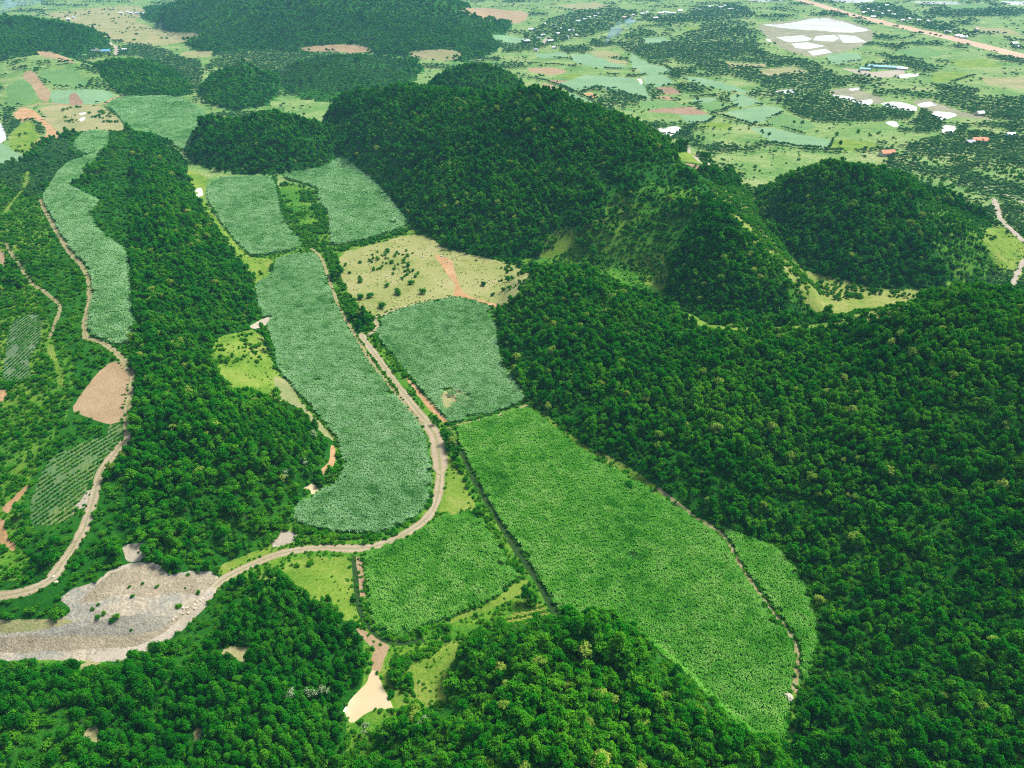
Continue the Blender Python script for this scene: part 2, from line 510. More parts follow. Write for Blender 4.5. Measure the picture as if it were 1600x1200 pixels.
M['track'] = ground_mat('track_earth', [(0.3, (0.185, 0.162, 0.067)), (0.5, (0.269, 0.224, 0.123)), (0.72, (0.337, 0.281, 0.185))], 0.08, 1.0, 0.5, 0.25, ruts=0.95)
M['highway'] = ground_mat('graded_earth', [(0.3, (0.350, 0.238, 0.154)), (0.5, (0.420, 0.294, 0.203)), (0.72, (0.476, 0.364, 0.266))], 0.01, 0.12, 0.4, 0.2)
M['ditch'] = ground_mat('ditch_mud', [(0.3, (0.012, 0.040, 0.010)), (0.7, (0.030, 0.070, 0.015))], 0.1, 1.0, 0.5, 0.3)
M['rowsA'] = ground_mat('planted_rows', [(0.3, (0.070, 0.133, 0.056)), (0.5, (0.119, 0.189, 0.091)), (0.72, (0.182, 0.231, 0.112))], 0.04, 0.6, 0.6, 0.35, rows_=(0.35, 6.0, (0.049, 0.098, 0.042), 0.55))
M['rowsB'] = ground_mat('planted_rows_yellow', [(0.3, (0.049, 0.119, 0.038)), (0.48, (0.084, 0.161, 0.056)), (0.6, (0.140, 0.189, 0.049)), (0.75, (0.252, 0.245, 0.056))], 0.035, 0.6, 0.6, 0.35, rows_=(-0.5, 5.0, (0.056, 0.112, 0.049), 0.5))
M['rowsC'] = ground_mat('lime_rows', [(0.3, (0.105, 0.155, 0.019)), (0.5, (0.174, 0.223, 0.031)), (0.72, (0.236, 0.260, 0.062))], 0.05, 0.6, 0.6, 0.25, rows_=(1.85, 4.0, (0.056, 0.105, 0.012), 0.75))
M['water'] = water_mat('pale_glare_water', (0.54, 0.54, 0.49))  # pale sky reflection on the ponds is put into this base colour
M['muddy'] = water_mat('muddy_water', (0.42, 0.34, 0.20), 0.3)

L_FOREST = leaf_mat('forest_leaves', (0.003, 0.058, 0.001), (0.012, 0.175, 0.003), (0.12, 0.35, 0.014), small=.075)
L_PLANT = leaf_mat('plantation_leaves', (0.002, 0.05, 0.001), (0.010, 0.145, 0.003), (0.08, 0.28, 0.012), small=.09)
L_BRIGHT = leaf_mat('bright_shrub_leaves', (0.008, 0.09, 0.003), (0.03, 0.18, 0.005), (0.12, 0.31, 0.015))
L_PLAIN = leaf_mat('plain_tree_leaves', (0.012, 0.075, 0.016), (0.035, 0.15, 0.035), (0.10, 0.24, 0.06))
L_CANE = leaf_mat('cane_leaves', (0.014, 0.15, 0.006), (0.085, 0.31, 0.028), (0.23, 0.45, 0.10), 0.3, 0.6, 0.035, 0.0, .22)
L_CANEP = leaf_mat('pale_cane_leaves', (0.04, 0.17, 0.035), (0.15, 0.34, 0.12), (0.31, 0.50, 0.27), 0.3, 0.6, 0.02, 0.0, .22)
L_PALE = leaf_mat('pale_blossom', (0.25, 0.30, 0.16), (0.42, 0.46, 0.30), (0.62, 0.62, 0.50), 0.2)
L_YELLOW = leaf_mat('yellow_green_leaves', (0.06, 0.16, 0.01), (0.16, 0.30, 0.03), (0.34, 0.42, 0.07), 0.2)
BARK = plain_mat('bark', (0.16, 0.13, 0.09), 0.9)
ROCK = plain_mat('limestone', (0.52, 0.47, 0.36), 0.9, 0.35, 1.8)

# ------------------------------------------------------------------ tagging and meshes
def tag(o, label=None, cat=None, group=None, kind=None):
    if label:
        o['label'] = label
    if cat:
        o['category'] = cat
    if group:
        o['group'] = group
    if kind:
        o['kind'] = kind
    return o


def mesh_obj(name, verts, faces, mat, parent=None, smooth=False, link=True, mesh_name=None):
    me = bpy.data.meshes.new(mesh_name or name)
    me.from_pydata([tuple(map(float, v)) for v in verts], [], [tuple(map(int, f)) for f in faces])
    for mm in (mat if isinstance(mat, (list, tuple)) else [mat]):
        me.materials.append(mm)
    if smooth:
        me.polygons.foreach_set('use_smooth', [True] * len(me.polygons))
    me.update()
    o = bpy.data.objects.new(name, me)
    if link:
        C.objects.link(o)
    if parent is not None:
        o.parent = parent
    return o


def set_float(me, name, vals):
    a = me.attributes.new(name, 'FLOAT', 'POINT')
    a.data.foreach_set('value', np.asarray(vals, np.float32))


# ------------------------------------------------------------------ regions of the land
REG = []        # dict(name, label, cat, mat, poly | line+widths, kind of cover)


def densify(pts, step=5.0, jit=0.8, smooth=1, closed=True):
    pts = np.asarray(pts, float)
    for _ in range(smooth):
        nxt = np.roll(pts, -1, 0) if closed else pts[1:]
        cur = pts if closed else pts[:-1]
        q, r = cur * 0.82 + nxt * 0.18, cur * 0.18 + nxt * 0.82
        mid = np.empty((2 * len(q), 2))
        mid[0::2], mid[1::2] = q, r
        pts = mid if closed else np.vstack([pts[:1], mid, pts[-1:]])
    out = []
    n = len(pts)
    for i in range(n if closed else n - 1):
        a, b = pts[i], pts[(i + 1) % n]
        k = max(1, int(np.hypot(*(b - a)) / step))
        for s in range(k):
            out.append(a + (b - a) * s / k)
    if not closed:
        out.append(pts[-1])
    out = np.array(out)
    return out + RNG.uniform(-jit, jit, out.shape)


def region(name, label, cat, mat, uv, cover=None, group=None, jit=None, step=None, cane=None, smooth=1):
    vmin = min(p[1] for p in uv)
    vmean = sum(p[1] for p in uv) / len(uv)
    far = vmean < 280
    d = densify(uv, step or (4.0 if far else 6.0), jit if jit is not None else (0.35 if far else 0.9), smooth)
    w = T(d)
    REG.append(dict(name=name, label=label, cat=cat, mat=M[mat], poly=w, cover=cover, group=group, cane=cane, vmean=vmean))


def ribbon(name, label, cat, mat, uv, width, wj=0.12, cover='bare', group=None):
    w = T(np.asarray(uv, float))[:, :2]
    # smooth curve through the surveyed points
    pts = []
    n = len(w)
    for i in range(n - 1):
        p0, p1, p2, p3 = w[max(i - 1, 0)], w[i], w[i + 1], w[min(i + 2, n - 1)]
        L = np.hypot(*(p2 - p1))
        k = max(2, int(L / max(2.5, width * 0.6)))
        for s in range(k):
            t = s / k
            pts.append(0.5 * ((2 * p1) + (-p0 + p2) * t + (2 * p0 - 5 * p1 + 4 * p2 - p3) * t * t + (-p0 + 3 * p1 - 3 * p2 + p3) * t ** 3))
    pts.append(w[-1])
    pts = np.array(pts)
    wid = width * (1 + RNG.uniform(-wj, wj, len(pts)) + 0.5 * (fbm(pts[:, 0] / 9, pts[:, 1] / 9, 33, 2) - .5) * (width < 12))
    tg = np.gradient(pts, axis=0)
    tg /= np.linalg.norm(tg, axis=1)[:, None] + 1e-9
    nr = np.stack([-tg[:, 1], tg[:, 0]], 1)
    REG.append(dict(name=name, label=label, cat=cat, mat=M[mat], line=pts, wid=wid, left=pts + nr * wid[:, None] / 2, right=pts - nr * wid[:, None] / 2,
                    cover=cover, group=group, cane=None, vmean=np.mean([p[1] for p in uv])))


# ---- fields, meadows and bare earth, far to near (a later one lies over an earlier one)
FG = 'crop fields of the distant plain'
region('meadow', 'dry open meadow in the side valley at far top left', 'meadow', 'tangrass', [(60, 22), (140, 13), (212, 8), (235, 22), (205, 32), (262, 50), (320, 52), (305, 64), (240, 72), (185, 66), (140, 48), (95, 30)], 'sparse')
region('meadow', 'small tan meadow below the mountain beside the far left woods', 'meadow', 'tangrass', [(280, 81), (334, 79), (331, 89), (287, 90)], 'bare')
region('bare_field', 'pinkish bare field at the foot of the far mountain', 'field', 'tan', [(465, 74), (530, 69), (564, 70), (586, 80), (550, 84), (530, 80), (481, 81)], 'bare')
region('meadow', 'pale meadow between the far mountain and the two low wooded hills', 'meadow', 'tangrass', [(640, 80), (700, 76), (725, 84), (709, 95), (665, 93), (640, 88)], 'sparse')
region('bare_field', 'large pale bare field right of the far mountain slope', 'field', 'tan', [(712, 13), (760, 12), (830, 20), (815, 37), (780, 35), (745, 28)], 'bare')
region('crop_field', 'pale green field below the bare field by the far mountain', 'field', 'farcane', [(763, 54), (800, 56), (827, 64), (800, 71), (773, 65)], 'bare')
far_fields = [
    ('farcane', [(835, 85), (882, 81), (890, 90), (845, 91)]), ('farcane', [(892, 84), (924, 85), (945, 92), (982, 105), (940, 107), (907, 100), (895, 95)]),
    ('tangrass', [(924, 81), (945, 79), (970, 85), (955, 91), (930, 90)]), ('tangrass', [(947, 91), (982, 96), (976, 102), (951, 97)]),
    ('tan', [(825, 106), (861, 105), (885, 110), (880, 115), (857, 117), (827, 112)]), ('lime', [(867, 120), (901, 115), (912, 117), (890, 124)]),
    ('farcane', [(886, 127), (914, 117), (945, 119), (989, 122), (1007, 135), (1017, 157), (957, 140), (926, 137), (895, 141), (867, 131)]),
    ('brown', [(854, 125), (888, 126), (872, 130)]), ('tan', [(845, 130), (861, 132), (879, 141), (861, 141)]), ('farcane', [(877, 142), (897, 146), (930, 160), (907, 161)]),
    ('orange', [(910, 146), (924, 144), (937, 152), (926, 153)]), ('farcane', [(987, 82), (1000, 92), (1020, 102), (1020, 118), (990, 108), (985, 95)]),
    ('farcane', [(1000, 97), (1037, 104), (1050, 112), (1025, 117), (1000, 116)]), ('farcane', [(1003, 119), (1041, 117), (1052, 130), (1031, 136), (1010, 135)]),
    ('brown', [(1022, 137), (1050, 136), (1068, 146), (1040, 148)]), ('farcane', [(1060, 120), (1090, 121), (1112, 125), (1150, 135), (1175, 147), (1135, 141), (1107, 136), (1077, 126)]),
    ('tangrass', [(1125, 94), (1156, 99), (1197, 100), (1195, 106), (1137, 104)]), ('tan', [(1025, 150), (1044, 150), (1056, 155), (1041, 157)]),
    ('fargreen', [(1000, 157), (1050, 158), (1075, 165), (1050, 169), (1000, 169)]), ('farcane', [(1080, 155), (1125, 152), (1112, 160), (1087, 161)]),
    ('fargreen', [(1087, 163), (1120, 157), (1141, 162), (1132, 171), (1112, 177)]), ('farcane', [(1141, 150), (1158, 146), (1190, 160), (1160, 168), (1143, 160)]),
    ('brown', [(1010, 175), (1034, 169), (1080, 167), (1107, 177), (1092, 181), (1052, 177)]), ('farcane', [(1060, 179), (1110, 180), (1115, 184), (1105, 192), (1075, 192)]),
    ('lime', [(1110, 190), (1143, 194), (1137, 202), (1087, 200)]), ('farcane', [(1134, 175), (1195, 165), (1222, 169), (1219, 177), (1188, 192), (1171, 194)]),
    ('fargreen', [(1195, 195), (1222, 177), (1262, 189), (1276, 199), (1249, 206)]), ('farcane', [(1171, 199), (1202, 199), (1256, 211), (1300, 219), (1293, 233), (1249, 229), (1208, 223)]),
    ('lime', [(1303, 217), (1364, 222), (1384, 232), (1330, 236), (1296, 234)]), ('lime', [(1042, 241), (1080, 237), (1102, 257), (1065, 252)]),
    ('lime', [(1120, 263), (1155, 266), (1172, 272), (1130, 274)]), ('brown', [(1039, 224), (1061, 232), (1055, 236)]), ('brown', [(1067, 254), (1117, 262), (1090, 265)]),
    ('lime', [(1458, 115), (1495, 111), (1522, 118), (1489, 127), (1455, 129)]), ('tangrass', [(1180, 110), (1240, 104), (1262, 112), (1200, 120)]),
    ('farcane', [(1290, 85), (1340, 82), (1350, 95), (1300, 100)]), ('fargreen', [(1400, 78), (1450, 74), (1475, 86), (1425, 92)]), ('lime', [(1480, 95), (1540, 92), (1570, 104), (1500, 106)]),
    ('tangrass', [(1530, 120), (1600, 122), (1610, 138), (1545, 134)]), ('farcane', [(1000, 60), (1035, 58), (1050, 66), (1012, 70)]), ('lime', [(1070, 42), (1090, 41), (1096, 48), (1075, 49)]),
    ('tangrass', [(870, 8), (930, 4), (960, 10), (900, 16)]), ('fargreen', [(1470, 8), (1540, 6), (1560, 14), (1490, 16)]), ('tangrass', [(1520, 40), (1580, 46), (1600, 56), (1540, 52)])]
hue = {'farcane': 'blue-green cane', 'tangrass': 'dry tan grass', 'tan': 'tan ploughed', 'lime': 'yellow-green', 'brown': 'reddish brown ploughed', 'orange': 'orange earth', 'fargreen': 'mid green'}
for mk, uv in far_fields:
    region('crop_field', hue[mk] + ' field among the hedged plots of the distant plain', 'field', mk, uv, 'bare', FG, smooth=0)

# pits and meadow at the left, behind the cane ridge
region('meadow', 'dry yellowish meadow with two small white ponds at left', 'meadow', 'tangrass', [(58, 165), (150, 164), (166, 170), (184, 186), (200, 206), (150, 206), (122, 207), (106, 213), (90, 206), (70, 186)], 'sparse')
region('meadow', 'yellow grass slope inside the orange pit at left', 'meadow', 'lime', [(35, 192), (50, 188), (64, 214), (52, 236), (30, 242), (18, 235), (14, 212)], 'sparse')
region('bare_slope', 'orange dug earth pit with a crescent of raw soil at left', 'bare earth', 'orange', [(19, 178), (35, 168), (49, 170), (58, 176), (73, 190), (92, 208), (101, 213), (81, 218), (67, 223), (54, 235), (48, 228), (61, 217), (73, 211), (72, 203), (62, 189), (47, 186), (32, 191)], 'bare')
region('crop_field', 'grey-green planted slope left of the tan strip on the far left hill', 'field', 'fargreen', [(8, 136), (35, 122), (47, 131), (59, 156), (19, 168), (12, 155)], 'bare')
region('crop_field', 'dark green planted slope right of the tan strip on the far left hill', 'field', 'fargreen', [(56, 109), (118, 109), (128, 119), (142, 134), (101, 139), (81, 132), (66, 122)], 'bare')
region('crop_field', 'lowest planted slope of the far left hill above the curved track', 'field', 'farcane', [(76, 142), (108, 140), (135, 139), (169, 142), (180, 150), (152, 163), (95, 162), (80, 160)], 'bare')
region('bare_slope', 'tan strip of bare soil running down the far left hill', 'bare earth', 'tan', [(39, 111), (52, 111), (67, 131), (80, 145), (74, 161), (61, 154), (51, 134), (35, 121)], 'bare')
region('bare_slope', 'small pinkish bare triangle low on the far left hill', 'bare earth', 'brown', [(108, 147), (118, 144), (133, 163), (108, 164)], 'bare')
region('bare_slope', 'pinkish eroded shoulder at the top of the far left hill', 'bare earth', 'tan', [(56, 80), (81, 81), (108, 91), (118, 100), (84, 91), (64, 88)], 'bare')
region('crop_field', 'green field cut by the left edge below the white pond', 'field', 'farcane', [(-30, 222), (4, 223), (20, 236), (44, 243), (34, 253), (-30, 262)], 'bare')

# valley cane fields and pastures
CANE = []


def cane(label, uv, step=None):
    region('cane_bed', 'earth under the ' + label, 'field', 'canebed', uv, 'cane', None, None, step, label)


cane('pale cane field behind the left ridge, farthest left in the valley', [(186, 153), (277, 151), (326, 176), (312, 199), (299, 224), (291, 238), (243, 217), (203, 207), (184, 180), (165, 166)])
cane('small cane patch at the upper end of the ridge strip', [(112, 233), (128, 211), (148, 206), (172, 208), (166, 234), (146, 246), (128, 240)])
cane('long winding cane strip on top of the left ridge', [(143, 243), (160, 236), (135, 268), (128, 281), (106, 291), (135, 304), (159, 317), (143, 334), (149, 354), (180, 381), (202, 398), (205, 461), (213, 515), (203, 535), (182, 545),
      (156, 531), (139, 526), (135, 501), (140, 474), (145, 444), (137, 420), (118, 398), (107, 386), (86, 350), (66, 313), (79, 290), (98, 261)])
cane('cane field at the head of the valley beside the white pond', [(328, 285), (347, 278), (425, 276), (431, 290), (441, 345), (475, 384), (460, 393), (410, 400), (390, 402), (370, 382), (346, 350), (322, 310)])
cane('pale cane field under the wooded hill, beyond the dry pasture', [(440, 272), (500, 266), (526, 249), (541, 246), (564, 267), (597, 295), (621, 325), (641, 354), (584, 374), (530, 387), (514, 383), (516, 338), (496, 314), (500, 297), (466, 287), (445, 280)])
region('meadow', 'grassy shrub patch between the two upper cane fields', 'meadow', 'land', [(436, 282), (466, 289), (498, 298), (494, 314), (514, 338), (513, 375), (480, 385), (462, 370), (442, 340)], 'shrub')
region('meadow', 'yellow-green grass slope on the inner side of the left ridge', 'meadow', 'lime', [(331, 530), (370, 520), (398, 514), (418, 535), (428, 575), (445, 592), (466, 614), (470, 632), (423, 624), (371, 617), (337, 590)], 'sparse')
region('meadow', 'narrow green verge between left wooded slope and upper cane field', 'meadow', 'lime', [(288, 262), (312, 272), (325, 280), (318, 312), (345, 352), (372, 384), (395, 404), (430, 404), (420, 430), (398, 445), (386, 420), (350, 374), (308, 312), (295, 280)], 'sparse')
region('pasture', 'dry pinkish yellow pasture dotted with bushes in mid valley', 'pasture', 'pasture', [(530, 396), (585, 381), (640, 366), (672, 368), (692, 388), (740, 398), (800, 413), (832, 428), (805, 470), (778, 482), (720, 466), (690, 470), (600, 490), (577, 497), (552, 470), (532, 432)], 'sparse')
region('bare_slope', 'raw orange and white earth cutting down the right of the dry pasture', 'bare earth', 'orange', [(676, 396), (705, 405), (712, 430), (721, 452), (734, 463), (782, 477), (776, 482), (732, 470), (707, 466), (713, 447), (694, 422)], 'bare')
region('hill_grass', 'grassy right flank of the large central hill', 'slope', 'land', [(940, 335), (960, 305), (1010, 285), (1060, 292), (1100, 300), (1112, 340), (1062, 380), (1035, 396), (980, 410), (930, 420), (850, 414), (872, 384), (902, 352)], 'open')
region('hill_grass', 'grassy right flank of the pointed conical hill', 'slope', 'land', [(1150, 352), (1192, 388), (1232, 408), (1300, 468), (1295, 492), (1240, 476), (1196, 436)], 'open')
region('hill_grass', 'bright grassy right flank of the eastern hill', 'slope', 'land', [(1436, 312), (1500, 328), (1565, 378), (1568, 418), (1500, 440), (1468, 404)], 'open')
region('hill_grass', 'bright bushy outer slope of the left ridge', 'slope', 'land', [(-60, 280), (40, 262), (62, 290), (60, 320), (84, 372), (60, 440), (80, 520), (118, 560), (110, 640), (80, 690), (40, 760), (30, 840), (60, 900), (-60, 920)], 'open')
region('meadow', 'small grassy saddle with bushes under the central hill, right of the dry pasture', 'meadow', 'lime', [(845, 376), (880, 352), (908, 356), (900, 384), (872, 398), (842, 406)], 'shrub')
region('meadow', 'grass hollow between the central hill and the near right hill', 'meadow', 'lime', [(985, 405), (1035, 392), (1045, 420), (1040, 455), (1008, 446)], 'shrub')
region('meadow', 'light grass gully between the conical hill and the eastern hill', 'meadow', 'yellowgrass', [(1112, 290), (1178, 298), (1188, 345), (1222, 396), (1190, 398), (1152, 358), (1122, 322)], 'shrub', jit=3.0)
region('pasture', 'light pasture in the hollow behind the near right ridge', 'pasture', 'yellowgrass', [(1214, 392), (1240, 406), (1264, 426), (1310, 438), (1364, 451), (1450, 453), (1420, 486), (1380, 499), (1330, 504), (1288, 497), (1262, 480), (1246, 458), (1226, 428)], 'tufted', jit=3.0)
region('meadow', 'yellow grass fringe along the saddle behind the near right ridge', 'meadow', 'lime', [(1040, 476), (1075, 488), (1105, 505), (1150, 512), (1220, 511), (1330, 502), (1330, 508), (1220, 516), (1120, 517), (1075, 501)], 'bare')
region('meadow', 'yellow-green grass slope beside the curving track at right edge', 'meadow', 'lime', [(1530, 360), (1565, 352), (1600, 380), (1640, 420), (1600, 440), (1560, 420), (1540, 390)], 'sparse')
cane('cane field right of the road, below the dry pasture', [(597, 499), (628, 484), (672, 474), (709, 467), (740, 470), (768, 483), (774, 508), (783, 569), (808, 602), (823, 627), (795, 640), (740, 655), (699, 664), (675, 635), (641, 591), (608, 551), (587, 525), (592, 511)])
region('bare_slope', 'orange bank along the left edge of the roadside cane field', 'bare earth', 'orange', [(632, 588), (641, 594), (680, 636), (703, 661), (694, 663), (666, 636)], 'bare')
region('bare_slope', 'thin bare patch inside the roadside cane field near the road fork', 'bare earth', 'tangrass', [(672, 622), (708, 604), (742, 620), (735, 636), (700, 648), (688, 642)], 'cane2', jit=4.0)
cane('long cane field left of the road, along the foot of the mound', [(432, 405), (480, 396), (498, 402), (512, 440), (526, 480), (552, 527), (576, 567), (616, 617), (656, 662), (668, 692), (676, 740), (672, 788), (648, 812), (600, 835), (560, 836), (520, 833), (470, 823), (453, 800), (474, 776), (500, 768),
      (530, 755), (538, 732), (530, 692), (503, 658), (472, 621), (433, 581), (427, 540), (412, 500), (402, 470), (398, 446), (426, 430)])
region('bare_slope', 'dull orange bank along the left edge of the long cane field', 'bare earth', 'tangrass', [(425, 586), (449, 594), (474, 633), (508, 668), (524, 690), (503, 678), (469, 638), (435, 624)], 'bare')
region('bare_slope', 'orange washed-out bank at the foot of the mound', 'bare earth', 'orange', [(516, 694), (525, 698), (524, 724), (506, 742), (500, 735), (515, 720)], 'bare')
region('bare_patch', 'small dry patch inside the long cane field near the road', 'bare earth', 'tangrass', [(538, 684), (556, 672), (566, 678), (558, 686)], 'cane2')
cane('largest cane field, right of the drainage ditch', [(709, 671), (760, 655), (824, 637), (854, 656), (901, 697), (952, 727), (1002, 758), (1067, 797), (1080, 811), (1127, 841), (1158, 894), (1188, 936), (1229, 990), (1241, 1019), (1241, 1050), (1231, 1087), (1230, 1120),
      (1229, 1158), (1195, 1158), (1171, 1158), (1127, 1122), (1070, 1062), (1019, 1019), (985, 989), (940, 968), (874, 966), (850, 921), (827, 884), (800, 844), (773, 800), (746, 754), (722, 704)])
cane('narrow outer cane strip under the near right hill', [(1082, 803), (1120, 822), (1160, 838), (1205, 852), (1242, 888), (1258, 920), (1272, 960), (1277, 1000), (1270, 1030), (1262, 1058), (1248, 1074), (1247, 1048), (1247, 1016), (1235, 986), (1193, 931), (1163, 890), (1132, 838)])
region('meadow', 'bright grass fringe between largest cane field and right hill', 'meadow', 'lime', [(826, 636), (838, 640), (880, 668), (920, 700), (965, 718), (1010, 748), (1075, 795), (1066, 797), (1002, 759), (952, 729), (901, 699), (854, 658)], 'sparse')
region('meadow', 'bright grass wedge on the right of the road bend', 'meadow', 'lime', [(694, 716), (706, 714), (722, 750), (744, 792), (740, 800), (690, 808), (682, 806), (692, 780)], 'sparse')
cane('four-sided cane field inside the road bend', [(568, 866), (597, 858), (640, 842), (668, 826), (684, 808), (745, 802), (763, 830), (783, 861), (800, 894), (815, 905), (766, 941), (709, 964), (665, 981), (628, 1001), (587, 988), (577, 945), (570, 911)])
region('meadow', 'lime grass path along the lower edge of the bend cane field', 'meadow', 'lime', [(700, 968), (766, 942), (815, 903), (829, 908), (826, 922), (770, 950), (706, 975)], 'bare')
region('meadow', 'grass strip with sandy edge left of the bend cane field', 'meadow', 'lime', [(512, 872), (549, 869), (553, 930), (561, 968), (550, 978), (525, 962), (515, 930)], 'sparse')
region('bare_slope', 'narrow sandy strip at the left edge of the bend cane field', 'bare earth', 'tan', [(554, 870), (565, 870), (570, 911), (570, 938), (562, 932), (557, 901)], 'bare')
region('meadow', 'lime meadow with worn grass left of the near wooded hill', 'meadow', 'lime', [(699, 1003), (726, 999), (720, 1016), (700, 1043), (696, 1087), (700, 1100), (655, 1109), (645, 1070), (634, 1040), (672, 1030)], 'bare')
region('meadow', 'small rowed lime plot above the near wooded hill', 'meadow', 'rowsC', [(782, 970), (815, 952), (847, 941), (856, 962), (835, 972), (800, 980)], 'bare')
region('meadow', 'grass bank between the muddy pond and the shrub row', 'meadow', 'lime', [(584, 1016), (604, 1018), (600, 1035), (602, 1050), (625, 1088), (640, 1110), (626, 1113), (612, 1085), (597, 1058), (588, 1046), (580, 1044)], 'sparse')
region('bare_slope', 'sandy wash leading from the grass strip to the muddy pond', 'bare earth', 'tan', [(552, 978), (581, 992), (609, 1009), (605, 1020), (584, 1017), (567, 997)], 'bare')

region('bare_slope', 'sandy neck where the wash meets the muddy pond', 'bare earth', 'tan', [(584, 1016), (605, 1017), (600, 1034), (594, 1052), (581, 1050), (579, 1032)], 'bare')

# left slope plots
region('crop_field', 'terraced plot with fine rows at left edge of the ridge slope', 'field', 'rowsA', [(20, 498), (57, 488), (67, 501), (62, 535), (45, 560), (47, 582), (58, 590), (20, 600), (2, 592), (7, 560), (12, 528)], 'bare')
region('bare_slope', 'tan bare field on the ridge beside the winding track', 'bare earth', 'tan', [(175, 565), (202, 566), (203, 602), (196, 637), (192, 658), (168, 664), (135, 651), (110, 640), (132, 609), (152, 582)], 'bare')
region('crop_field', 'sloping plot with yellow streaked rows left of the winding track', 'field', 'rowsB', [(171, 663), (191, 662), (194, 682), (182, 700), (155, 724), (143, 751), (116, 800), (109, 813), (84, 820), (46, 821), (47, 788), (61, 744), (81, 714), (135, 690), (168, 680)], 'bare')
region('bare_slope', 'pale gravel edge between the streaked plot and the winding track', 'bare earth', 'pale', [(137, 763), (145, 768), (139, 790), (117, 799), (112, 810), (118, 790), (128, 780)], 'bare')
region('bare_slope', 'orange scraped bank at left edge below the streaked plot', 'bare earth', 'orange', [(38, 760), (48, 760), (21, 789), (12, 802), (2, 797), (14, 783)], 'bare')
region('bare_slope', 'orange and tan scar at left edge above the lower track', 'bare earth', 'orange', [(-20, 814), (7, 810), (11, 837), (26, 852), (21, 863), (6, 851), (-20, 842)], 'bare')
region('bare_slope', 'small orange scar at left edge under the terraced plot', 'bare earth', 'orange', [(-20, 607), (10, 609), (12, 618), (2, 630), (-20, 632)], 'bare')
region('bare_slope', 'small tan scar at left edge above the terraced plot', 'bare earth', 'tan', [(-15, 389), (5, 391), (11, 415), (4, 421), (-15, 414)], 'bare')
region('quarry', 'grey and tan quarry slope of crushed rock above the lower road', 'quarry', 'quarry', [(-40, 990), (0, 985), (40, 980), (101, 965), (112, 952), (91, 936), (111, 921), (146, 911), (176, 888), (205, 880), (233, 876), (250, 884), (263, 898), (304, 891), (337, 894),
      (344, 911), (327, 942), (304, 967), (256, 1001), (216, 1021), (189, 1034), (118, 1033), (67, 1030), (0, 1034), (-40, 1034)], 'quarry')
region('quarry', 'tan scree across the upper quarry slope', 'quarry', 'scree', [(150, 914), (178, 892), (232, 880), (262, 902), (304, 895), (334, 899), (338, 912), (300, 930), (270, 926), (230, 934), (190, 928), (150, 940), (118, 944)], 'quarry')
region('quarry', 'blue-grey rubble band across the lower quarry slope', 'quarry', 'greyscree', [(110, 985), (160, 968), (210, 960), (262, 962), (280, 968), (250, 984), (210, 994), (150, 996), (90, 998), (40, 996)], 'quarry')
region('quarry', 'brownish slumped bank at the left end of the quarry', 'quarry', 'tangrass', [(-20, 968), (40, 968), (100, 966), (118, 972), (70, 984), (20, 988), (-20, 990)], 'quarry')
region('bare_slope', 'pale bare patch dotted with shrubs above the quarry', 'bare earth', 'pale', [(190, 852), (229, 847), (233, 862), (215, 879), (196, 876)], 'sparse')
region('bare_slope', 'pale pink rocky bank beside the lower road bend', 'bare earth', 'pale', [(421, 846), (432, 841), (440, 829), (456, 829), (466, 838), (458, 848), (434, 855), (427, 853)], 'bare')
region('bare_slope', 'pale curved sand scar at the foot of the wooded ridge', 'bare earth', 'pale', [(386, 511), (418, 494), (428, 496), (418, 507), (401, 514)], 'bare')
region('meadow', 'grass strip between the wooded mound and the lower road', 'meadow', 'lime', [(330, 890), (380, 868), (425, 852), (440, 858), (390, 878), (348, 902)], 'sparse')
region('meadow', 'rough grassy clearing below the lower road', 'meadow', 'lime', [(395, 900), (440, 880), (500, 868), (516, 874), (520, 930), (505, 955), (470, 925), (430, 900), (405, 925)], 'shrub')
for uv in ([(345, 1012), (392, 1008), (385, 1035), (352, 1030)], [(130, 1140), (155, 1135), (160, 1165), (135, 1168)], [(306, 1140), (322, 1138), (316, 1165), (300, 1170)], [(128, 1030), (160, 1034), (165, 1050), (120, 1052)]):
    region('clearing', 'small grassy gap among the plantation trees at bottom left', 'clearing', 'tangrass', uv, 'sparse', 'grassy gaps in the plantation', jit=4.0)

# pale sand and sheds on the plain
region('bare_patch', 'pale sandy yard round the blue-green sheds', 'bare earth', 'pale', [(1312, 106), (1347, 109), (1363, 113), (1396, 110), (1410, 108), (1416, 115), (1398, 120), (1369, 122), (1336, 114)], 'bare')
region('bare_patch', 'pale mud flat round the middle fish ponds', 'bare earth', 'mud', [(1290, 144), (1325, 136), (1350, 143), (1382, 154), (1374, 163), (1340, 159)], 'bare')
region('bare_patch', 'pale mud flat beside the eastern fish ponds', 'bare earth', 'mud', [(1425, 158), (1450, 154), (1475, 166), (1510, 176), (1560, 187), (1500, 184), (1440, 172)], 'bare')
region('bare_patch', 'pale mud flats round the large fish ponds at top right', 'bare earth', 'mud', [(1180, 38), (1231, 33), (1290, 25), (1322, 32), (1366, 46), (1360, 68), (1306, 84), (1268, 90), (1225, 78), (1200, 60)], 'bare')
PW = 'pale fish ponds on the plain'
region('pond', 'largest pale fish pond at top right beside the raw earth road', 'pond', 'water', [(1185, 38), (1231, 37), (1278, 27), (1314, 32), (1330, 38), (1361, 47), (1336, 51), (1308, 51), (1286, 48), (1231, 45)], 'bare')
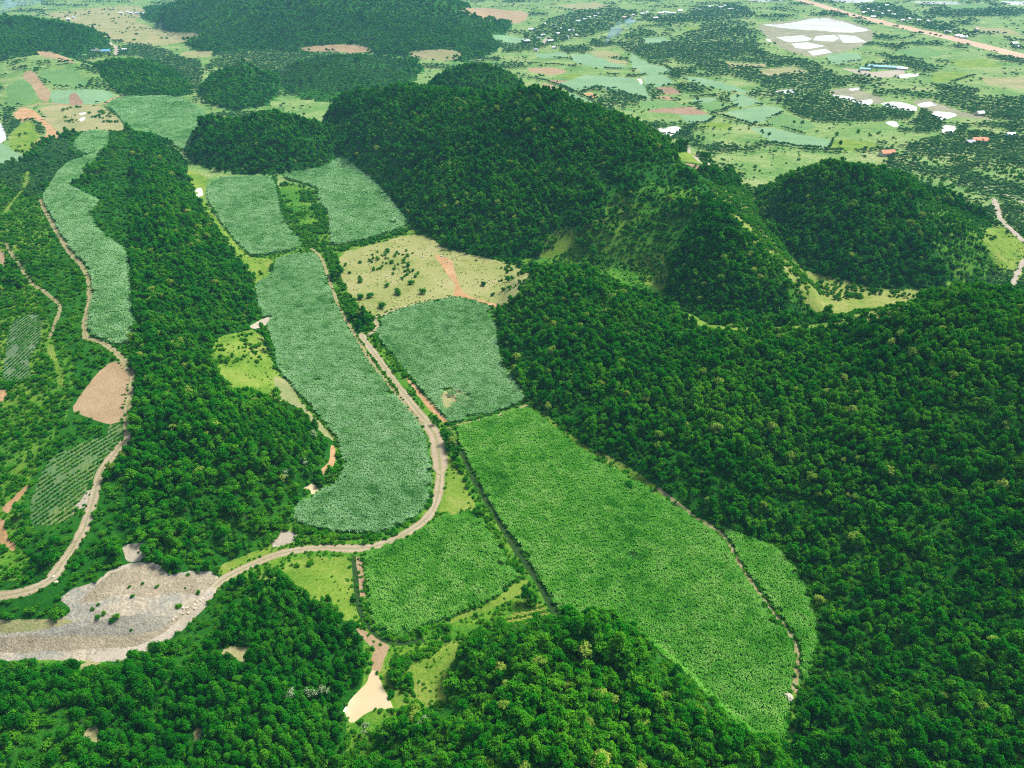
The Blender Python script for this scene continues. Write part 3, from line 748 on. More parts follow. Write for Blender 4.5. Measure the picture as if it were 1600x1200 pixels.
for uv in ([(1212, 58), (1253, 55), (1270, 60), (1262, 64), (1231, 66)], [(1275, 56), (1303, 54), (1312, 60), (1302, 65), (1270, 63)], [(1308, 54), (1336, 56), (1355, 66), (1318, 67)],
           [(1236, 68), (1262, 66), (1290, 72), (1262, 77), (1243, 75)], [(1262, 80), (1290, 76), (1300, 82), (1270, 87)], [(1196, 60), (1203, 61), (1206, 66), (1199, 65)]):
    region('pond', 'small pale fish pond divided by dikes below the largest pond', 'pond', 'water', uv, 'bare', PW, jit=0.1, smooth=0)
region('pond', 'thin pale pond left of the dark grove on the plain', 'pond', 'water', [(1208, 143), (1234, 139), (1255, 142), (1229, 147)], 'bare')
region('pond', 'slanting pale pond on the mud flat right of the dark grove', 'pond', 'water', [(1296, 147), (1330, 151), (1338, 156), (1350, 165), (1339, 161), (1308, 152)], 'bare', jit=0.15)
region('pond', 'roundish pale pond at the end of the mud flat', 'pond', 'water', [(1342, 157), (1363, 155), (1364, 161), (1352, 166), (1345, 163)], 'bare', jit=0.15)
region('pond', 'tiny pale pond at the back of the mud flat', 'pond', 'water', [(1325, 139), (1341, 136), (1344, 140), (1330, 142)], 'bare', jit=0.15)
region('pond', 'wide pale pond behind the dark round trees at right', 'pond', 'water', [(1374, 161), (1402, 158), (1433, 166), (1432, 174), (1416, 173), (1385, 167)], 'bare')
region('pond', 'pale pond right of the wide pond, on the mud flat', 'pond', 'water', [(1431, 164), (1451, 158), (1467, 164), (1443, 168)], 'bare')
region('pond', 'grey pond right of the round dark trees', 'pond', 'water', [(1456, 173), (1490, 176), (1497, 181), (1471, 188), (1458, 184)], 'bare')
region('pond', 'leg-shaped white pond above the orange-roofed house', 'pond', 'water', [(1473, 195), (1496, 197), (1486, 211), (1471, 207)], 'bare')
region('pond', 'narrow curved pond in front of the dark grove', 'pond', 'water', [(1381, 191), (1399, 188), (1406, 198), (1396, 199)], 'bare')
region('pond', 'white pond below the yard of the blue-green sheds', 'pond', 'water', [(1396, 120), (1416, 115), (1439, 115), (1436, 119), (1407, 122)], 'bare')
region('pond', 'lumpy bright white pond in the middle of the plain', 'pond', 'water', [(1014, 200), (1024, 204), (1030, 200), (1037, 201), (1050, 197), (1063, 198), (1064, 206), (1055, 207), (1053, 212), (1039, 211), (1036, 207), (1024, 207)], 'bare', jit=0.1)
region('pond', 'tiny white pond among the pale cane plots', 'pond', 'water', [(994, 123), (1002, 123), (1005, 131), (1000, 132), (999, 127)], 'bare', jit=0.1)
region('pond', 'white pond at the head of the valley cane field, two lobes', 'pond', 'water', [(304, 296), (314, 293), (317, 299), (318, 305), (308, 309), (306, 304), (312, 301), (305, 300)], 'bare', jit=0.1)
region('pond', 'upper of two tiny white ponds in the dry meadow', 'pond', 'water', [(123, 177), (133, 175), (135, 178), (125, 180)], 'bare', jit=0.1)
region('pond', 'lower of two tiny white ponds in the dry meadow', 'pond', 'water', [(123, 186), (132, 182), (134, 185), (127, 191)], 'bare', jit=0.1)
region('pond', 'white pond cut by the left edge beside the orange pit', 'pond', 'water', [(-30, 180), (2, 190), (11, 216), (0, 225), (-30, 225)], 'bare')
region('pond', 'pale muddy pool at the foot of the wooded mound', 'pond', 'muddy', [(473, 763), (482, 759), (487, 755), (496, 760), (499, 771), (491, 775), (486, 771), (485, 766), (480, 765)], 'bare', jit=0.2)
region('pond', 'tan muddy pond at the bottom centre left of the lime meadow', 'pond', 'muddy', [(581, 1046), (589, 1050), (597, 1070), (611, 1097), (616, 1110), (594, 1106), (570, 1115), (550, 1132), (533, 1115), (550, 1090), (573, 1067), (577, 1053)], 'bare', jit=0.5)
region('water', 'wide pale water at the top right edge beyond the raw earth road', 'water', 'water', [(1290, -7), (1340, -6), (1372, 2), (1330, 5), (1300, 2)], 'bare', jit=0.1)
region('water', 'pale flooded strip at the top edge left of the raw earth road', 'water', 'water', [(1165, -5), (1212, -6), (1235, 1), (1190, 3), (1168, 1)], 'bare', jit=0.1)
region('water', 'thin pale flooded strip at the top edge right of centre right', 'water', 'water', [(1420, 2), (1490, 2), (1512, 7), (1440, 6)], 'bare', jit=0.1)
region('water', 'thin pale flooded strip in the top right corner', 'water', 'water', [(1560, 1), (1640, 2), (1640, 9), (1575, 8)], 'bare', jit=0.1)

# tracks and roads
ribbon('highway', 'wide raw earth highway under construction across the top right', 'road', 'highway', [(1215, -11), (1290, 11), (1400, 40), (1500, 63), (1600, 89), (1720, 121)], 46, 0.03)
ribbon('village_road', 'pale road through the far village at top centre', 'road', 'pale', [(849, 69), (853, 62), (860, 57)], 10, 0.05)
ribbon('village_road', 'pale curved road by the blue-roofed shed at top left', 'road', 'pale', [(170, 64), (174, 69), (181, 73), (182, 80), (180, 86)], 8, 0.05)
ribbon('path', 'thin pale path curving over the plain behind the central hill', 'path', 'pale', [(1058, 221), (1070, 226), (1076, 237), (1087, 246), (1105, 257), (1136, 265)], 5, 0.1)
ribbon('track', 'pale track above the bare pit meadow at left', 'track', 'tan', [(20, 172), (48, 165), (78, 162), (130, 165), (158, 163), (175, 155), (192, 149)], 6, 0.1)
ribbon('path', 'pale path between the small cone and left dark hill', 'path', 'tan', [(358, 187), (385, 182), (412, 174)], 6, 0.1)
ribbon('path', 'upper of two pale tracks at the right edge', 'track', 'pale', [(1538, 292), (1560, 299), (1580, 307), (1602, 317), (1640, 335)], 4, 0.1)
ribbon('path', 'curving pale track at the right edge below the upper one', 'track', 'pale', [(1553, 310), (1558, 325), (1563, 341), (1578, 357), (1605, 380), (1640, 392)], 5, 0.1)
ribbon('path', 'short pale track piece at right edge above the dark ridge', 'track', 'pale', [(1640, 385), (1604, 405), (1592, 422), (1584, 440), (1577, 458)], 4, 0.1)
ribbon('path', 'grassy tan path winding down the outer left slope', 'path', 'track', [(8, 380), (34, 420), (51, 444), (71, 457), (91, 474), (93, 484), (88, 500), (78, 528)], 2.2, 0.2)
ribbon('path', 'yellow grassy path below the winding tan path', 'path', 'lime', [(77, 540), (84, 560), (93, 580), (96, 604)], 3.0, 0.2)
ribbon('path', 'faint yellow path at the far left slope', 'path', 'lime', [(44, 268), (40, 290), (22, 312), (8, 332)], 4, 0.2)
ribbon('track', 'winding tan track along the top of the left ridge', 'track', 'track', [(62, 312), (82, 350), (106, 390), (133, 424), (140, 458), (135, 490), (132, 520), (138, 529), (157, 534), (180, 550), (203, 576), (206, 600), (199, 640), (197, 665), (199, 685)], 3.2, 0.18)
ribbon('track', 'pale gravel track descending the left ridge to the edge', 'track', 'road', [(199, 685), (176, 712), (156, 742), (146, 780), (128, 832), (100, 876), (78, 905), (46, 922), (0, 931), (-60, 934)], 4.2, 0.12)
ribbon('path', 'thin tan field path along the left side of the main road', 'path', 'track', [(486, 388), (502, 404), (516, 442), (531, 482), (557, 527), (581, 567), (621, 617), (659, 661), (674, 690)], 2.4, 0.2)
ribbon('path', 'thin tan path at the border of outer cane strip', 'path', 'track', [(1030, 765), (1079, 803), (1130, 838), (1160, 890), (1191, 933), (1232, 987), (1245, 1018), (1245, 1052), (1240, 1082)], 1.7, 0.25)
ribbon('ditch', 'dark drainage ditch beside the largest cane field', 'ditch', 'ditch', [(700, 672), (722, 710), (744, 756), (771, 802), (798, 846), (825, 886), (848, 923), (872, 968)], 2.4, 0.15)
ribbon('ditch', 'dark ditch curving round the foot of the bend cane field', 'ditch', 'ditch', [(552, 872), (556, 905), (560, 945), (574, 978), (600, 1000), (628, 1005), (660, 1000)], 1.8, 0.15)
ribbon('ditch', 'dark field boundary between the two cane fields right of the road', 'ditch', 'track', [(700, 667), (742, 658), (796, 643), (826, 632)], 1.6, 0.15)
ribbon('path', 'pale sandy road curling round the top of the roadside cane field', 'path', 'road', [(568, 527), (584, 518), (590, 509), (586, 498), (600, 491), (640, 478), (705, 463)], 2.6, 0.15)
ribbon('road', 'pale dirt road winding up the middle of the cane valley', 'road', 'road', [(322, 934), (345, 908), (390, 884), (442, 864), (500, 856), (560, 857), (602, 849), (640, 830), (668, 808), (682, 782),
       (688, 742), (688, 702), (682, 678), (652, 642), (622, 603), (592, 562), (570, 532), (566, 524)], 4.0, 0.1)
ribbon('road', 'broad pale haul road crossing the foot of the quarry', 'road', 'scree', [(-70, 1010), (0, 1008), (100, 1005), (200, 1003), (245, 996), (285, 970), (318, 938), (328, 926)], 4.6, 0.2)
ribbon('road', 'pale lay-by where the dirt road widens at the fork', 'road', 'road', [(688, 735), (685, 705), (679, 678), (668, 664)], 6.5, 0.1)
ribbon('road', 'pale worn lane of the lower road along the quarry foot', 'road', 'pale', [(330, 925), (300, 962), (258, 996), (215, 1016), (160, 1026)], 4.5, 0.2)
# ------------------------------------------------------------------ the ground: one triangulated sheet cut along every region's outline
M['floor'] = ground_mat('forest_floor', [(0.3, (0.003, 0.04, 0.002)), (0.5, (0.010, 0.09, 0.004)), (0.75, (0.05, 0.17, 0.010))], 0.03, 0.5, 0.8)


def classify(x, y):
    """index of the last region lying over each point, -1 for open land; and signed place across a road"""
    reg = np.full(x.shape, -1)
    for i, r in enumerate(REG):
        if 'poly' in r:
            m = inside(r['poly'], x, y)
        else:
            ln = r['line']
            pad = r['wid'].max()
            m = (x > ln[:, 0].min() - pad) & (x < ln[:, 0].max() + pad) & (y > ln[:, 1].min() - pad) & (y < ln[:, 1].max() + pad)
            k = np.nonzero(m)
            if len(k[0]):
                d, w, _ = dist_poly(ln, x[k], y[k], False, r['wid'])
                mm = np.zeros(x.shape, bool)
                mm[k] = d < w / 2
                m = mm
        reg[m] = i
    return reg


pts2, cons = [], []
px, py = GX.ravel(), GY.ravel()
pts2 = [Vector((a, b)) for a, b in zip(px.tolist(), py.tolist())]
# the land behind and around, out to the horizon
for a in np.linspace(-9000, 9000, 19):
    for b in (-6000, -3000, -1200, -400, 6500, 8000, 11000):
        pts2.append(Vector((a + 3.3, b + 1.7)))
for b in np.linspace(0, 6000, 9):
    for a in (-9000, -7500, 7500, 9000):
        pts2.append(Vector((a, b + 2.1)))
for r in REG:
    chains = [(r['poly'][:, :2], True)] if 'poly' in r else [(r['left'], False), (r['right'], False), (r['line'], False)]
    for ch, closed in chains:
        b0 = len(pts2)
        pts2.extend(Vector((float(p[0]), float(p[1]))) for p in ch)
        n = len(ch)
        cons.extend((b0 + i, b0 + (i + 1) % n) for i in range(n if closed else n - 1))
cv, _ce, cf, *_ = delaunay_2d_cdt(pts2, cons, [], 0, 1e-4, False)
V2 = np.array([(v[0], v[1]) for v in cv])
F3 = np.array([f for f in cf if len(f) == 3])
VZ = height(V2[:, 0], V2[:, 1])
far_out = (V2[:, 1] < Y0) | (V2[:, 1] > 5500) | (np.abs(V2[:, 0]) > TMAX * np.maximum(V2[:, 1] + YV, 1) * 1.001)
VZ = np.where(far_out & (V2[:, 1] > 0), 0.0, VZ)
VZ = np.where(V2[:, 1] < -300, 0.0, VZ)
cen = V2[F3].mean(1)
freg = classify(cen[:, 0], cen[:, 1])


def hill_t(x, y):
    best = np.zeros(x.shape)
    who = np.full(x.shape, -1)
    for i, (name, foot, crests, e) in enumerate(HILLS):
        m = inside(foot, x, y)
        if not m.any():
            continue
        de, _, _ = dist_poly(foot, x[m], y[m], True)
        b = best[m]
        w = who[m]
        k = de > b
        b[k] = de[k]
        w[k] = i
        best[m] = b
        who[m] = w
    return who, best


fhill, _ = hill_t(cen[:, 0], cen[:, 1])
base = np.where((fhill >= 0) & (np.array([h[0] for h in HILLS] + [''])[fhill] != 'plantation_left'), 0, np.where(cen[:, 1] > 560, 2, 1))


def ground_object(name, sel, mat, label, cat, line=None, wid=None):
    f = F3[sel]
    if len(f) == 0:
        return None
    ids, inv = np.unique(f.ravel(), return_inverse=True)
    vs = np.column_stack([V2[ids], VZ[ids]])
    ff = inv.reshape(-1, 3)
    me = bpy.data.meshes.new(name)
    me.vertices.add(len(vs))
    me.vertices.foreach_set('co', vs.astype(np.float32).ravel())
    me.loops.add(len(ff) * 3)
    me.loops.foreach_set('vertex_index', ff.astype(np.int32).ravel())
    me.polygons.add(len(ff))
    me.polygons.foreach_set('loop_start', np.arange(0, len(ff) * 3, 3, dtype=np.int32))
    me.polygons.foreach_set('use_smooth', np.ones(len(ff), bool))
    me.materials.append(mat)
    me.update(calc_edges=True)
    me.validate()
    if line is not None:
        d, w, s = dist_poly(line, vs[:, 0], vs[:, 1], False, wid)
        set_float(me, 'across', s * d / (w / 2))
    o = bpy.data.objects.new(name, me)
    C.objects.link(o)
    return tag(o, label, cat, None, 'structure')


open_land = freg < 0
ground_object('hills', open_land & (base == 0), M['floor'], 'dark green earth of the wooded hills and ridges', 'hill')
ground_object('valley_ground', open_land & (base == 1), M['land'], 'rough grass ground of the near cane valley', 'ground')
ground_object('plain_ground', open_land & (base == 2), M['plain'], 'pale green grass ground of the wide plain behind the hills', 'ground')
for i, r in enumerate(REG):
    o = ground_object(r['name'], freg == i, r['mat'], r['label'], r['cat'], r.get('line'), r.get('wid'))
    if o is not None and r['group']:
        o['group'] = r['group']
print('GROUND', len(F3), len(REG))

# ------------------------------------------------------------------ plants: crowns of leaf sprays on lobes, trunks with limbs
def quad_cloud(cen, nor, size, rng, up=0.25):
    """one slightly folded leaf spray (two triangles) per point"""
    n = len(cen)
    r = rng.normal(size=(n, 3))
    nor = nor + 0.75 * r / np.linalg.norm(r, axis=1)[:, None] + np.array((0, 0, up))
    nor /= np.linalg.norm(nor, axis=1)[:, None]
    a = np.cross(nor, rng.normal(size=(n, 3)))
    a /= np.linalg.norm(a, axis=1)[:, None] + 1e-9
    b = np.cross(nor, a)
    s = size * rng.uniform(0.6, 1.35, n)[:, None]
    w = s * rng.uniform(0.45, 0.8, n)[:, None]
    v = np.stack([cen - a * s * .5, cen + b * w * .5 + nor * s * .10, cen + a * s * .5, cen - b * w * .5 + nor * s * .10], 1).reshape(-1, 3)
    k = np.arange(n)[:, None] * 4
    f = np.concatenate([k + np.array([[0, 1, 2]]), k + np.array([[0, 2, 3]])], 0)
    return v, f


def ball(c, r, nu=6, nv=4):
    vs, fs = [], []
    for i in range(nv + 1):
        t = math.pi * i / nv
        for j in range(nu):
            p = 2 * math.pi * j / nu + 0.3 * i
            vs.append((c[0] + r * math.sin(t) * math.cos(p), c[1] + r * math.sin(t) * math.sin(p), c[2] + r * math.cos(t)))
    for i in range(nv):
        for j in range(nu):
            a, b = i * nu + j, i * nu + (j + 1) % nu
            fs += [(a, b, b + nu), (a, b + nu, a + nu)]
    return np.array(vs), np.array(fs)


def crown_arrays(seed, kind, leaves, leaf, core=True):
    rng = np.random.default_rng(seed)
    lobes = []
    if kind == 'broad':
        n = rng.integers(10, 15)
        sqx, skew = rng.uniform(.75, 1.25), rng.uniform(-.5, .5, 2)
        for k in range(n):
            a = 2.4 * k + rng.uniform(-.9, .9)
            q = math.sqrt((k + .3) / n)
            rr = 1.9 * q * rng.uniform(.55, 1.25)
            zz = 4.4 + 1.7 * (1 - q * q) + rng.uniform(-1.0, .8)
            lobes.append((np.array((rr * sqx * math.cos(a) + skew[0] * (zz - 4), rr / sqx * math.sin(a) + skew[1] * (zz - 4), zz)), rng.uniform(.5, 1.2)))
    elif kind == 'plant':
        for k in range(7):
            q = k / 6.0
            a = 2.4 * k
            rr = (0.75 - 0.62 * q) * rng.uniform(.7, 1.2)
            lobes.append((np.array((rr * math.cos(a), rr * math.sin(a), 3.2 + 2.5 * q)), (1.35 - .42 * q) * rng.uniform(.8, 1.15)))
    elif kind == 'shrub':
        n = rng.integers(4, 7)
        for k in range(n):
            a = 2.4 * k + rng.uniform(-.5, .5)
            rr = 0.95 * math.sqrt(k / n) * rng.uniform(.8, 1.3)
            lobes.append((np.array((rr * math.cos(a), rr * math.sin(a), .75 + rng.uniform(-.15, .5))), rng.uniform(.55, .85)))
    area = np.array([r * r for _, r in lobes])
    pick = rng.choice(len(lobes), leaves * 2, p=area / area.sum())
    d = rng.normal(size=(leaves * 2, 3))
    d /= np.linalg.norm(d, axis=1)[:, None]
    d[:, 2] = np.where(d[:, 2] < -0.35, -d[:, 2], d[:, 2])
    LC = np.array([c for c, _ in lobes])
    LR = np.array([r for _, r in lobes])
    p = LC[pick] + d * (LR[pick] * rng.uniform(.78, 1.22, leaves * 2))[:, None]
    dist = np.linalg.norm(p[:, None, :] - LC[None], axis=2) / LR[None]
    ok = (dist.min(1) > 0.72)
    p, d, pk = p[ok][:leaves], d[ok][:leaves], pick[ok][:leaves]
    v, f = quad_cloud(p, d, leaf, rng)
    lt = rng.uniform(0, 1, len(lobes))
    tint = np.repeat(np.clip(0.55 * rng.uniform(0, 1, len(p)) + 0.45 * lt[pk], 0, 1), 4)
    if core:
        for c, r in lobes:
            bv, bf = ball(c, r * .70)
            f = np.concatenate([f, bf + len(v)])
            v = np.concatenate([v, bv])
            tint = np.concatenate([tint, np.full(len(bv), 0.3)])
    return v, f, tint


def trunk_arrays(seed, h, r, limbs=4):
    rng = np.random.default_rng(seed)
    vs, fs = [], []

    def tube(p, q, r0, r1, n=5):
        p, q = np.array(p, float), np.array(q, float)
        ax = (q - p) / np.linalg.norm(q - p)
        s = np.cross(ax, (1, .3, .2))
        s /= np.linalg.norm(s)
        t = np.cross(ax, s)
        b = len(vs)
        for c, rr in ((p, r0), (q, r1)):
            for k in range(n):
                a = 2 * math.pi * k / n
                vs.append(c + rr * (math.cos(a) * s + math.sin(a) * t))
        for k in range(n):
            i, j = b + k, b + (k + 1) % n
            fs.extend([(i, j, j + n), (i, j + n, i + n)])
    m1 = (rng.uniform(-.15, .15), rng.uniform(-.15, .15), h * .45)
    tube((0, 0, -.6), m1, r, r * .75)
    top = (m1[0] * 2, m1[1] * 2, h)
    tube(m1, top, r * .75, r * .3)
    for k in range(limbs):
        a = 2 * math.pi * k / limbs + rng.uniform(-.4, .4)
        z0 = h * rng.uniform(.45, .75)
        tube((m1[0], m1[1], z0), (h * .22 * math.cos(a), h * .22 * math.sin(a), z0 + h * .28), r * .4, r * .15, 4)
    return np.array(vs), np.array(fs)


def leaf_mesh(name, v, f, tint, mats, mat_idx=None):
    me = bpy.data.meshes.new(name)
    me.vertices.add(len(v))
    me.vertices.foreach_set('co', v.astype(np.float32).ravel())
    me.loops.add(len(f) * 3)
    me.loops.foreach_set('vertex_index', f.astype(np.int32).ravel())
    me.polygons.add(len(f))
    me.polygons.foreach_set('loop_start', np.arange(0, len(f) * 3, 3, dtype=np.int32))
    for m in mats:
        me.materials.append(m)
    if mat_idx is not None:
        me.polygons.foreach_set('material_index', mat_idx.astype(np.int32))
    me.update(calc_edges=True)
    set_float(me, 'tint', tint)
    return me


def plant_proto(name, seed, kind, leaves, leaf, mat, trunk=True):
    v, f, t = crown_arrays(seed, kind, leaves, leaf)
    idx = np.zeros(len(f))
    if trunk and kind != 'shrub':
        tv, tf = trunk_arrays(seed, 4.6, .2)
        f = np.concatenate([f, tf + len(v)])
        v = np.concatenate([v, tv])
        t = np.concatenate([t, np.zeros(len(tv))])
        idx = np.concatenate([idx, np.ones(len(tf))])
    me = leaf_mesh(name, v, f, t, [mat, BARK], idx)
    return bpy.data.objects.new(name, me)


def cane_proto(name, seed, half, pitch, mat, blades=8, h=1.9):
    rng = np.random.default_rng(seed)
    vs, fs, ts = [], [], []
    n = max(1, int(round(2 * half / pitch)))
    for i in range(n):
        for j in range(n):
            cx = -half + (i + .5) * 2 * half / n + rng.uniform(-.45, .45) * pitch
            cy_ = -half + (j + .5) * 2 * half / n + rng.uniform(-.45, .45) * pitch
            hh = h * rng.uniform(.75, 1.2)
            ct = rng.uniform(0, 1)
            for k in range(blades):
                a = rng.uniform(0, 2 * math.pi)
                ln = rng.uniform(.5, 1.15)
                w = rng.uniform(.09, .17)
                dx, dy = math.cos(a), math.sin(a)
                sx, sy = -dy * w, dx * w
                z0, z1, z2 = hh * .45, hh * rng.uniform(.8, 1.0), hh * rng.uniform(.55, .95)
                b = len(vs)
                vs += [(cx + sx * .5, cy_ + sy * .5, z0), (cx - sx * .5, cy_ - sy * .5, z0),
                       (cx + dx * ln * .45 + sx, cy_ + dy * ln * .45 + sy, z1), (cx + dx * ln * .45 - sx, cy_ + dy * ln * .45 - sy, z1),
                       (cx + dx * ln, cy_ + dy * ln, z2)]
                fs += [(b, b + 1, b + 3), (b, b + 3, b + 2), (b + 2, b + 3, b + 4)]
                tt = .5 * ct + .5 * rng.uniform(0, 1)
                ts += [tt * .4, tt * .4, tt, tt, tt]
    me = leaf_mesh(name, np.array(vs), np.array(fs), np.array(ts), [mat])
    return bpy.data.objects.new(name, me)


PROTO = {}
PROTO['broad'] = [plant_proto('broad_form', 100 + k, 'broad', 430, .62, L_FOREST) for k in range(5)]
PROTO['broadlow'] = [plant_proto('broad_low_form', 130 + k, 'broad', 170, .98, L_FOREST, False) for k in range(4)]
PROTO['yellow'] = [plant_proto('yellow_form', 140, 'broad', 380, .62, L_YELLOW)]
PROTO['plant'] = [plant_proto('plantation_form', 150 + k, 'plant', 330, .55, L_PLANT) for k in range(4)]
PROTO['shrub'] = [plant_proto('shrub_form', 170 + k, 'shrub', 170, .42, L_BRIGHT) for k in range(4)]
PROTO['darkshrub'] = [plant_proto('dark_shrub_form', 180 + k, 'shrub', 170, .42, L_FOREST) for k in range(2)]
PROTO['plain'] = [plant_proto('plain_form', 190 + k, 'broad', 170, .98, L_PLAIN, False) for k in range(4)]
PROTO['canep'] = [cane_proto('pale_cane_patch_form', 205 + k, 2.0, .8, L_CANEP) for k in range(4)]
PROTO['canepsmall'] = [cane_proto('pale_cane_clump_form', 215 + k, .65, .7, L_CANEP) for k in range(3)]
PROTO['cane'] = [cane_proto('cane_patch_form', 200 + k, 2.0, .8, L_CANE) for k in range(4)]
PROTO['canesmall'] = [cane_proto('cane_clump_form', 210 + k, .65, .7, L_CANE) for k in range(3)]


def scatter(name, label, cat, protos, xyz, rot, scl, idx, group=None):
    """Plants nobody could count: one object that sets plant shapes on surveyed points."""
    if len(xyz) == 0:
        return None
    me = bpy.data.meshes.new(name)
    me.vertices.add(len(xyz))
    me.vertices.foreach_set('co', np.asarray(xyz, np.float32).ravel())
    a = me.attributes.new('spin', 'FLOAT_VECTOR', 'POINT')
    a.data.foreach_set('vector', np.asarray(rot, np.float32).ravel())
    a = me.attributes.new('size', 'FLOAT_VECTOR', 'POINT')
    a.data.foreach_set('vector', np.asarray(scl, np.float32).ravel())
    a = me.attributes.new('form', 'INT', 'POINT')
    a.data.foreach_set('value', np.asarray(idx, np.int32))
    o = bpy.data.objects.new(name, me)
    C.objects.link(o)
    ng = bpy.data.node_groups.new(name + '_scatter', 'GeometryNodeTree')
    ng.interface.new_socket('Geometry', in_out='INPUT', socket_type='NodeSocketGeometry')
    ng.interface.new_socket('Geometry', in_out='OUTPUT', socket_type='NodeSocketGeometry')
    n, l = ng.nodes, ng.links
    gi, go = n.new('NodeGroupInput'), n.new('NodeGroupOutput')
    iop = n.new('GeometryNodeInstanceOnPoints')
    iop.inputs['Pick Instance'].default_value = True
    jn = n.new('GeometryNodeJoinGeometry')
    for p in reversed(protos):
        oi = n.new('GeometryNodeObjectInfo')
        oi.inputs['Object'].default_value = p
        g2i = n.new('GeometryNodeGeometryToInstance')
        l.new(oi.outputs['Geometry'], g2i.inputs[0])
        l.new(g2i.outputs[0], jn.inputs[0])

    def attr(nm, typ):
        t = n.new('GeometryNodeInputNamedAttribute')
        t.data_type = typ
        t.inputs['Name'].default_value = nm
        return t.outputs['Attribute']
    l.new(gi.outputs[0], iop.inputs['Points'])
    l.new(jn.outputs[0], iop.inputs['Instance'])
    l.new(attr('form', 'INT'), iop.inputs['Instance Index'])
    e2r = n.new('FunctionNodeEulerToRotation')
    l.new(attr('spin', 'FLOAT_VECTOR'), e2r.inputs[0])
    l.new(e2r.outputs[0], iop.inputs['Rotation'])
    l.new(attr('size', 'FLOAT_VECTOR'), iop.inputs['Scale'])
    l.new(iop.outputs[0], go.inputs[0])
    md = o.modifiers.new('scatter', 'NODES')
    md.node_group = ng
    return tag(o, label, cat, group, 'stuff')


# ------------------------------------------------------------------ cane crops
def normals(x, y, e=1.5):
    gx = (height(x + e, y) - height(x - e, y)) / (2 * e)
    gy = (height(x, y + e) - height(x, y - e)) / (2 * e)
    return gx, gy


cane_count = 0
for i, r in enumerate(REG):
    if not r['cane']:
        continue
    poly = r['poly'][:, :2]
    lo, hi = poly.min(0), poly.max(0)
    ymean = poly[:, 1].mean()
    big = 1.0 if ymean < 420 else (1.25 if ymean < 620 else 1.6)
    ang = RNG.uniform(0, 3.14)
    cx, cyy = (lo + hi) / 2
    ext = np.hypot(*(hi - lo)) / 2 + 4
    stepb = 3.85 * big
    k = np.arange(-ext, ext, stepb)
    ax, ay = np.meshgrid(k, k)
    ca, sa = math.cos(ang), math.sin(ang)
    X, Y = (cx + ax * ca - ay * sa).ravel(), (cyy + ax * sa + ay * ca).ravel()

    def in_field(x, y, m):
        ok = np.ones(x.shape, bool)
        for dx, dy in ((m, m), (m, -m), (-m, m), (-m, -m)):
            q = classify(x + dx * ca - dy * sa, y + dx * sa + dy * ca)
            cover = np.array([c['cover'] for c in REG] + [None], object)[q]
            ok &= (q == i) | (cover == 'cane2')
        return ok
    near = (X > lo[0]) & (X < hi[0]) & (Y > lo[1]) & (Y < hi[1])
    X, Y = X[near], Y[near]
    full = in_field(X, Y, 1.75 * big)
    bx, by = X[~full], Y[~full]
    sub = stepb / 3
    off = [(a * sub, b * sub) for a in (-1, 0, 1) for b in (-1, 0, 1)]
    sx = np.concatenate([bx + a * ca - b * sa for a, b in off]) + RNG.uniform(-.3, .3, len(bx) * 9)
    sy = np.concatenate([by + a * sa + b * ca for a, b in off]) + RNG.uniform(-.3, .3, len(bx) * 9)
    # ring of cells just outside may hold clumps too
    sm = in_field(sx, sy, 0.45 * big)
    sm &= fbm(sx / 5, sy / 5, 77, 2) > .33
    sx, sy = sx[sm], sy[sm]
    X, Y = X[full], Y[full]
    gx, gy = normals(X, Y)
    hv = 0.8 + 0.45 * fbm(X / 22, Y / 22, 61)
    hv2 = 0.75 + 0.4 * fbm(sx / 22, sy / 22, 61)
    # bare gaps: thinner growth where the soil shows
    thin = fbm(X / 13, Y / 13, 71) > 0.17
    cov = np.array([c['cover'] for c in REG] + [None], object)[classify(X, Y)]
    thin &= ~((cov == 'cane2') & (RNG.uniform(0, 1, len(X)) < .4))
    X, Y, gx, gy, hv = X[thin], Y[thin], gx[thin], gy[thin], hv[thin]
    q = RNG.integers(0, 4, len(X)) * (math.pi / 2) + ang
    # tilt the patch with the slope: spin about z first, then lean
    lx, ly = np.arctan(gy), -np.arctan(gx)
    xyz = np.concatenate([np.column_stack([X, Y, height(X, Y)]), np.column_stack([sx, sy, height(sx, sy)])])
    rz = np.concatenate([q, RNG.uniform(0, 6.28, len(sx))])
    cz, sz = np.cos(rz), np.sin(rz)
    gx2, gy2 = normals(xyz[:, 0], xyz[:, 1])
    n3 = np.column_stack([-gx2, -gy2, np.ones(len(gx2))])
    n3 /= np.linalg.norm(n3, axis=1)[:, None]
    ry = np.arcsin(np.clip(n3[:, 0] * cz + n3[:, 1] * sz, -1, 1))
    rx = np.arctan2(-(-n3[:, 0] * sz + n3[:, 1] * cz), n3[:, 2])
    rot = np.column_stack([rx, ry, rz])
    sc = np.concatenate([np.column_stack([np.full(len(X), big), np.full(len(X), big), hv * big]), np.column_stack([np.full(len(sx), 1.05 * big)] * 2 + [hv2 * big])])
    idx = np.concatenate([RNG.integers(0, 4, len(X)), 4 + RNG.integers(0, 3, len(sx))])
    palec = ymean > 470 or 'long cane' in r['cane'] or 'roadside' in r['label'] or 'dry pasture' in r['cane'] or 'ridge' in r['cane']
    scatter('sugarcane', 'blue-green crop of the ' + r['cane'], 'crop', (PROTO['canep'] + PROTO['canepsmall']) if palec else (PROTO['cane'] + PROTO['canesmall']), xyz, rot, sc, idx)
    cane_count += len(xyz)
print('CANE', cane_count)

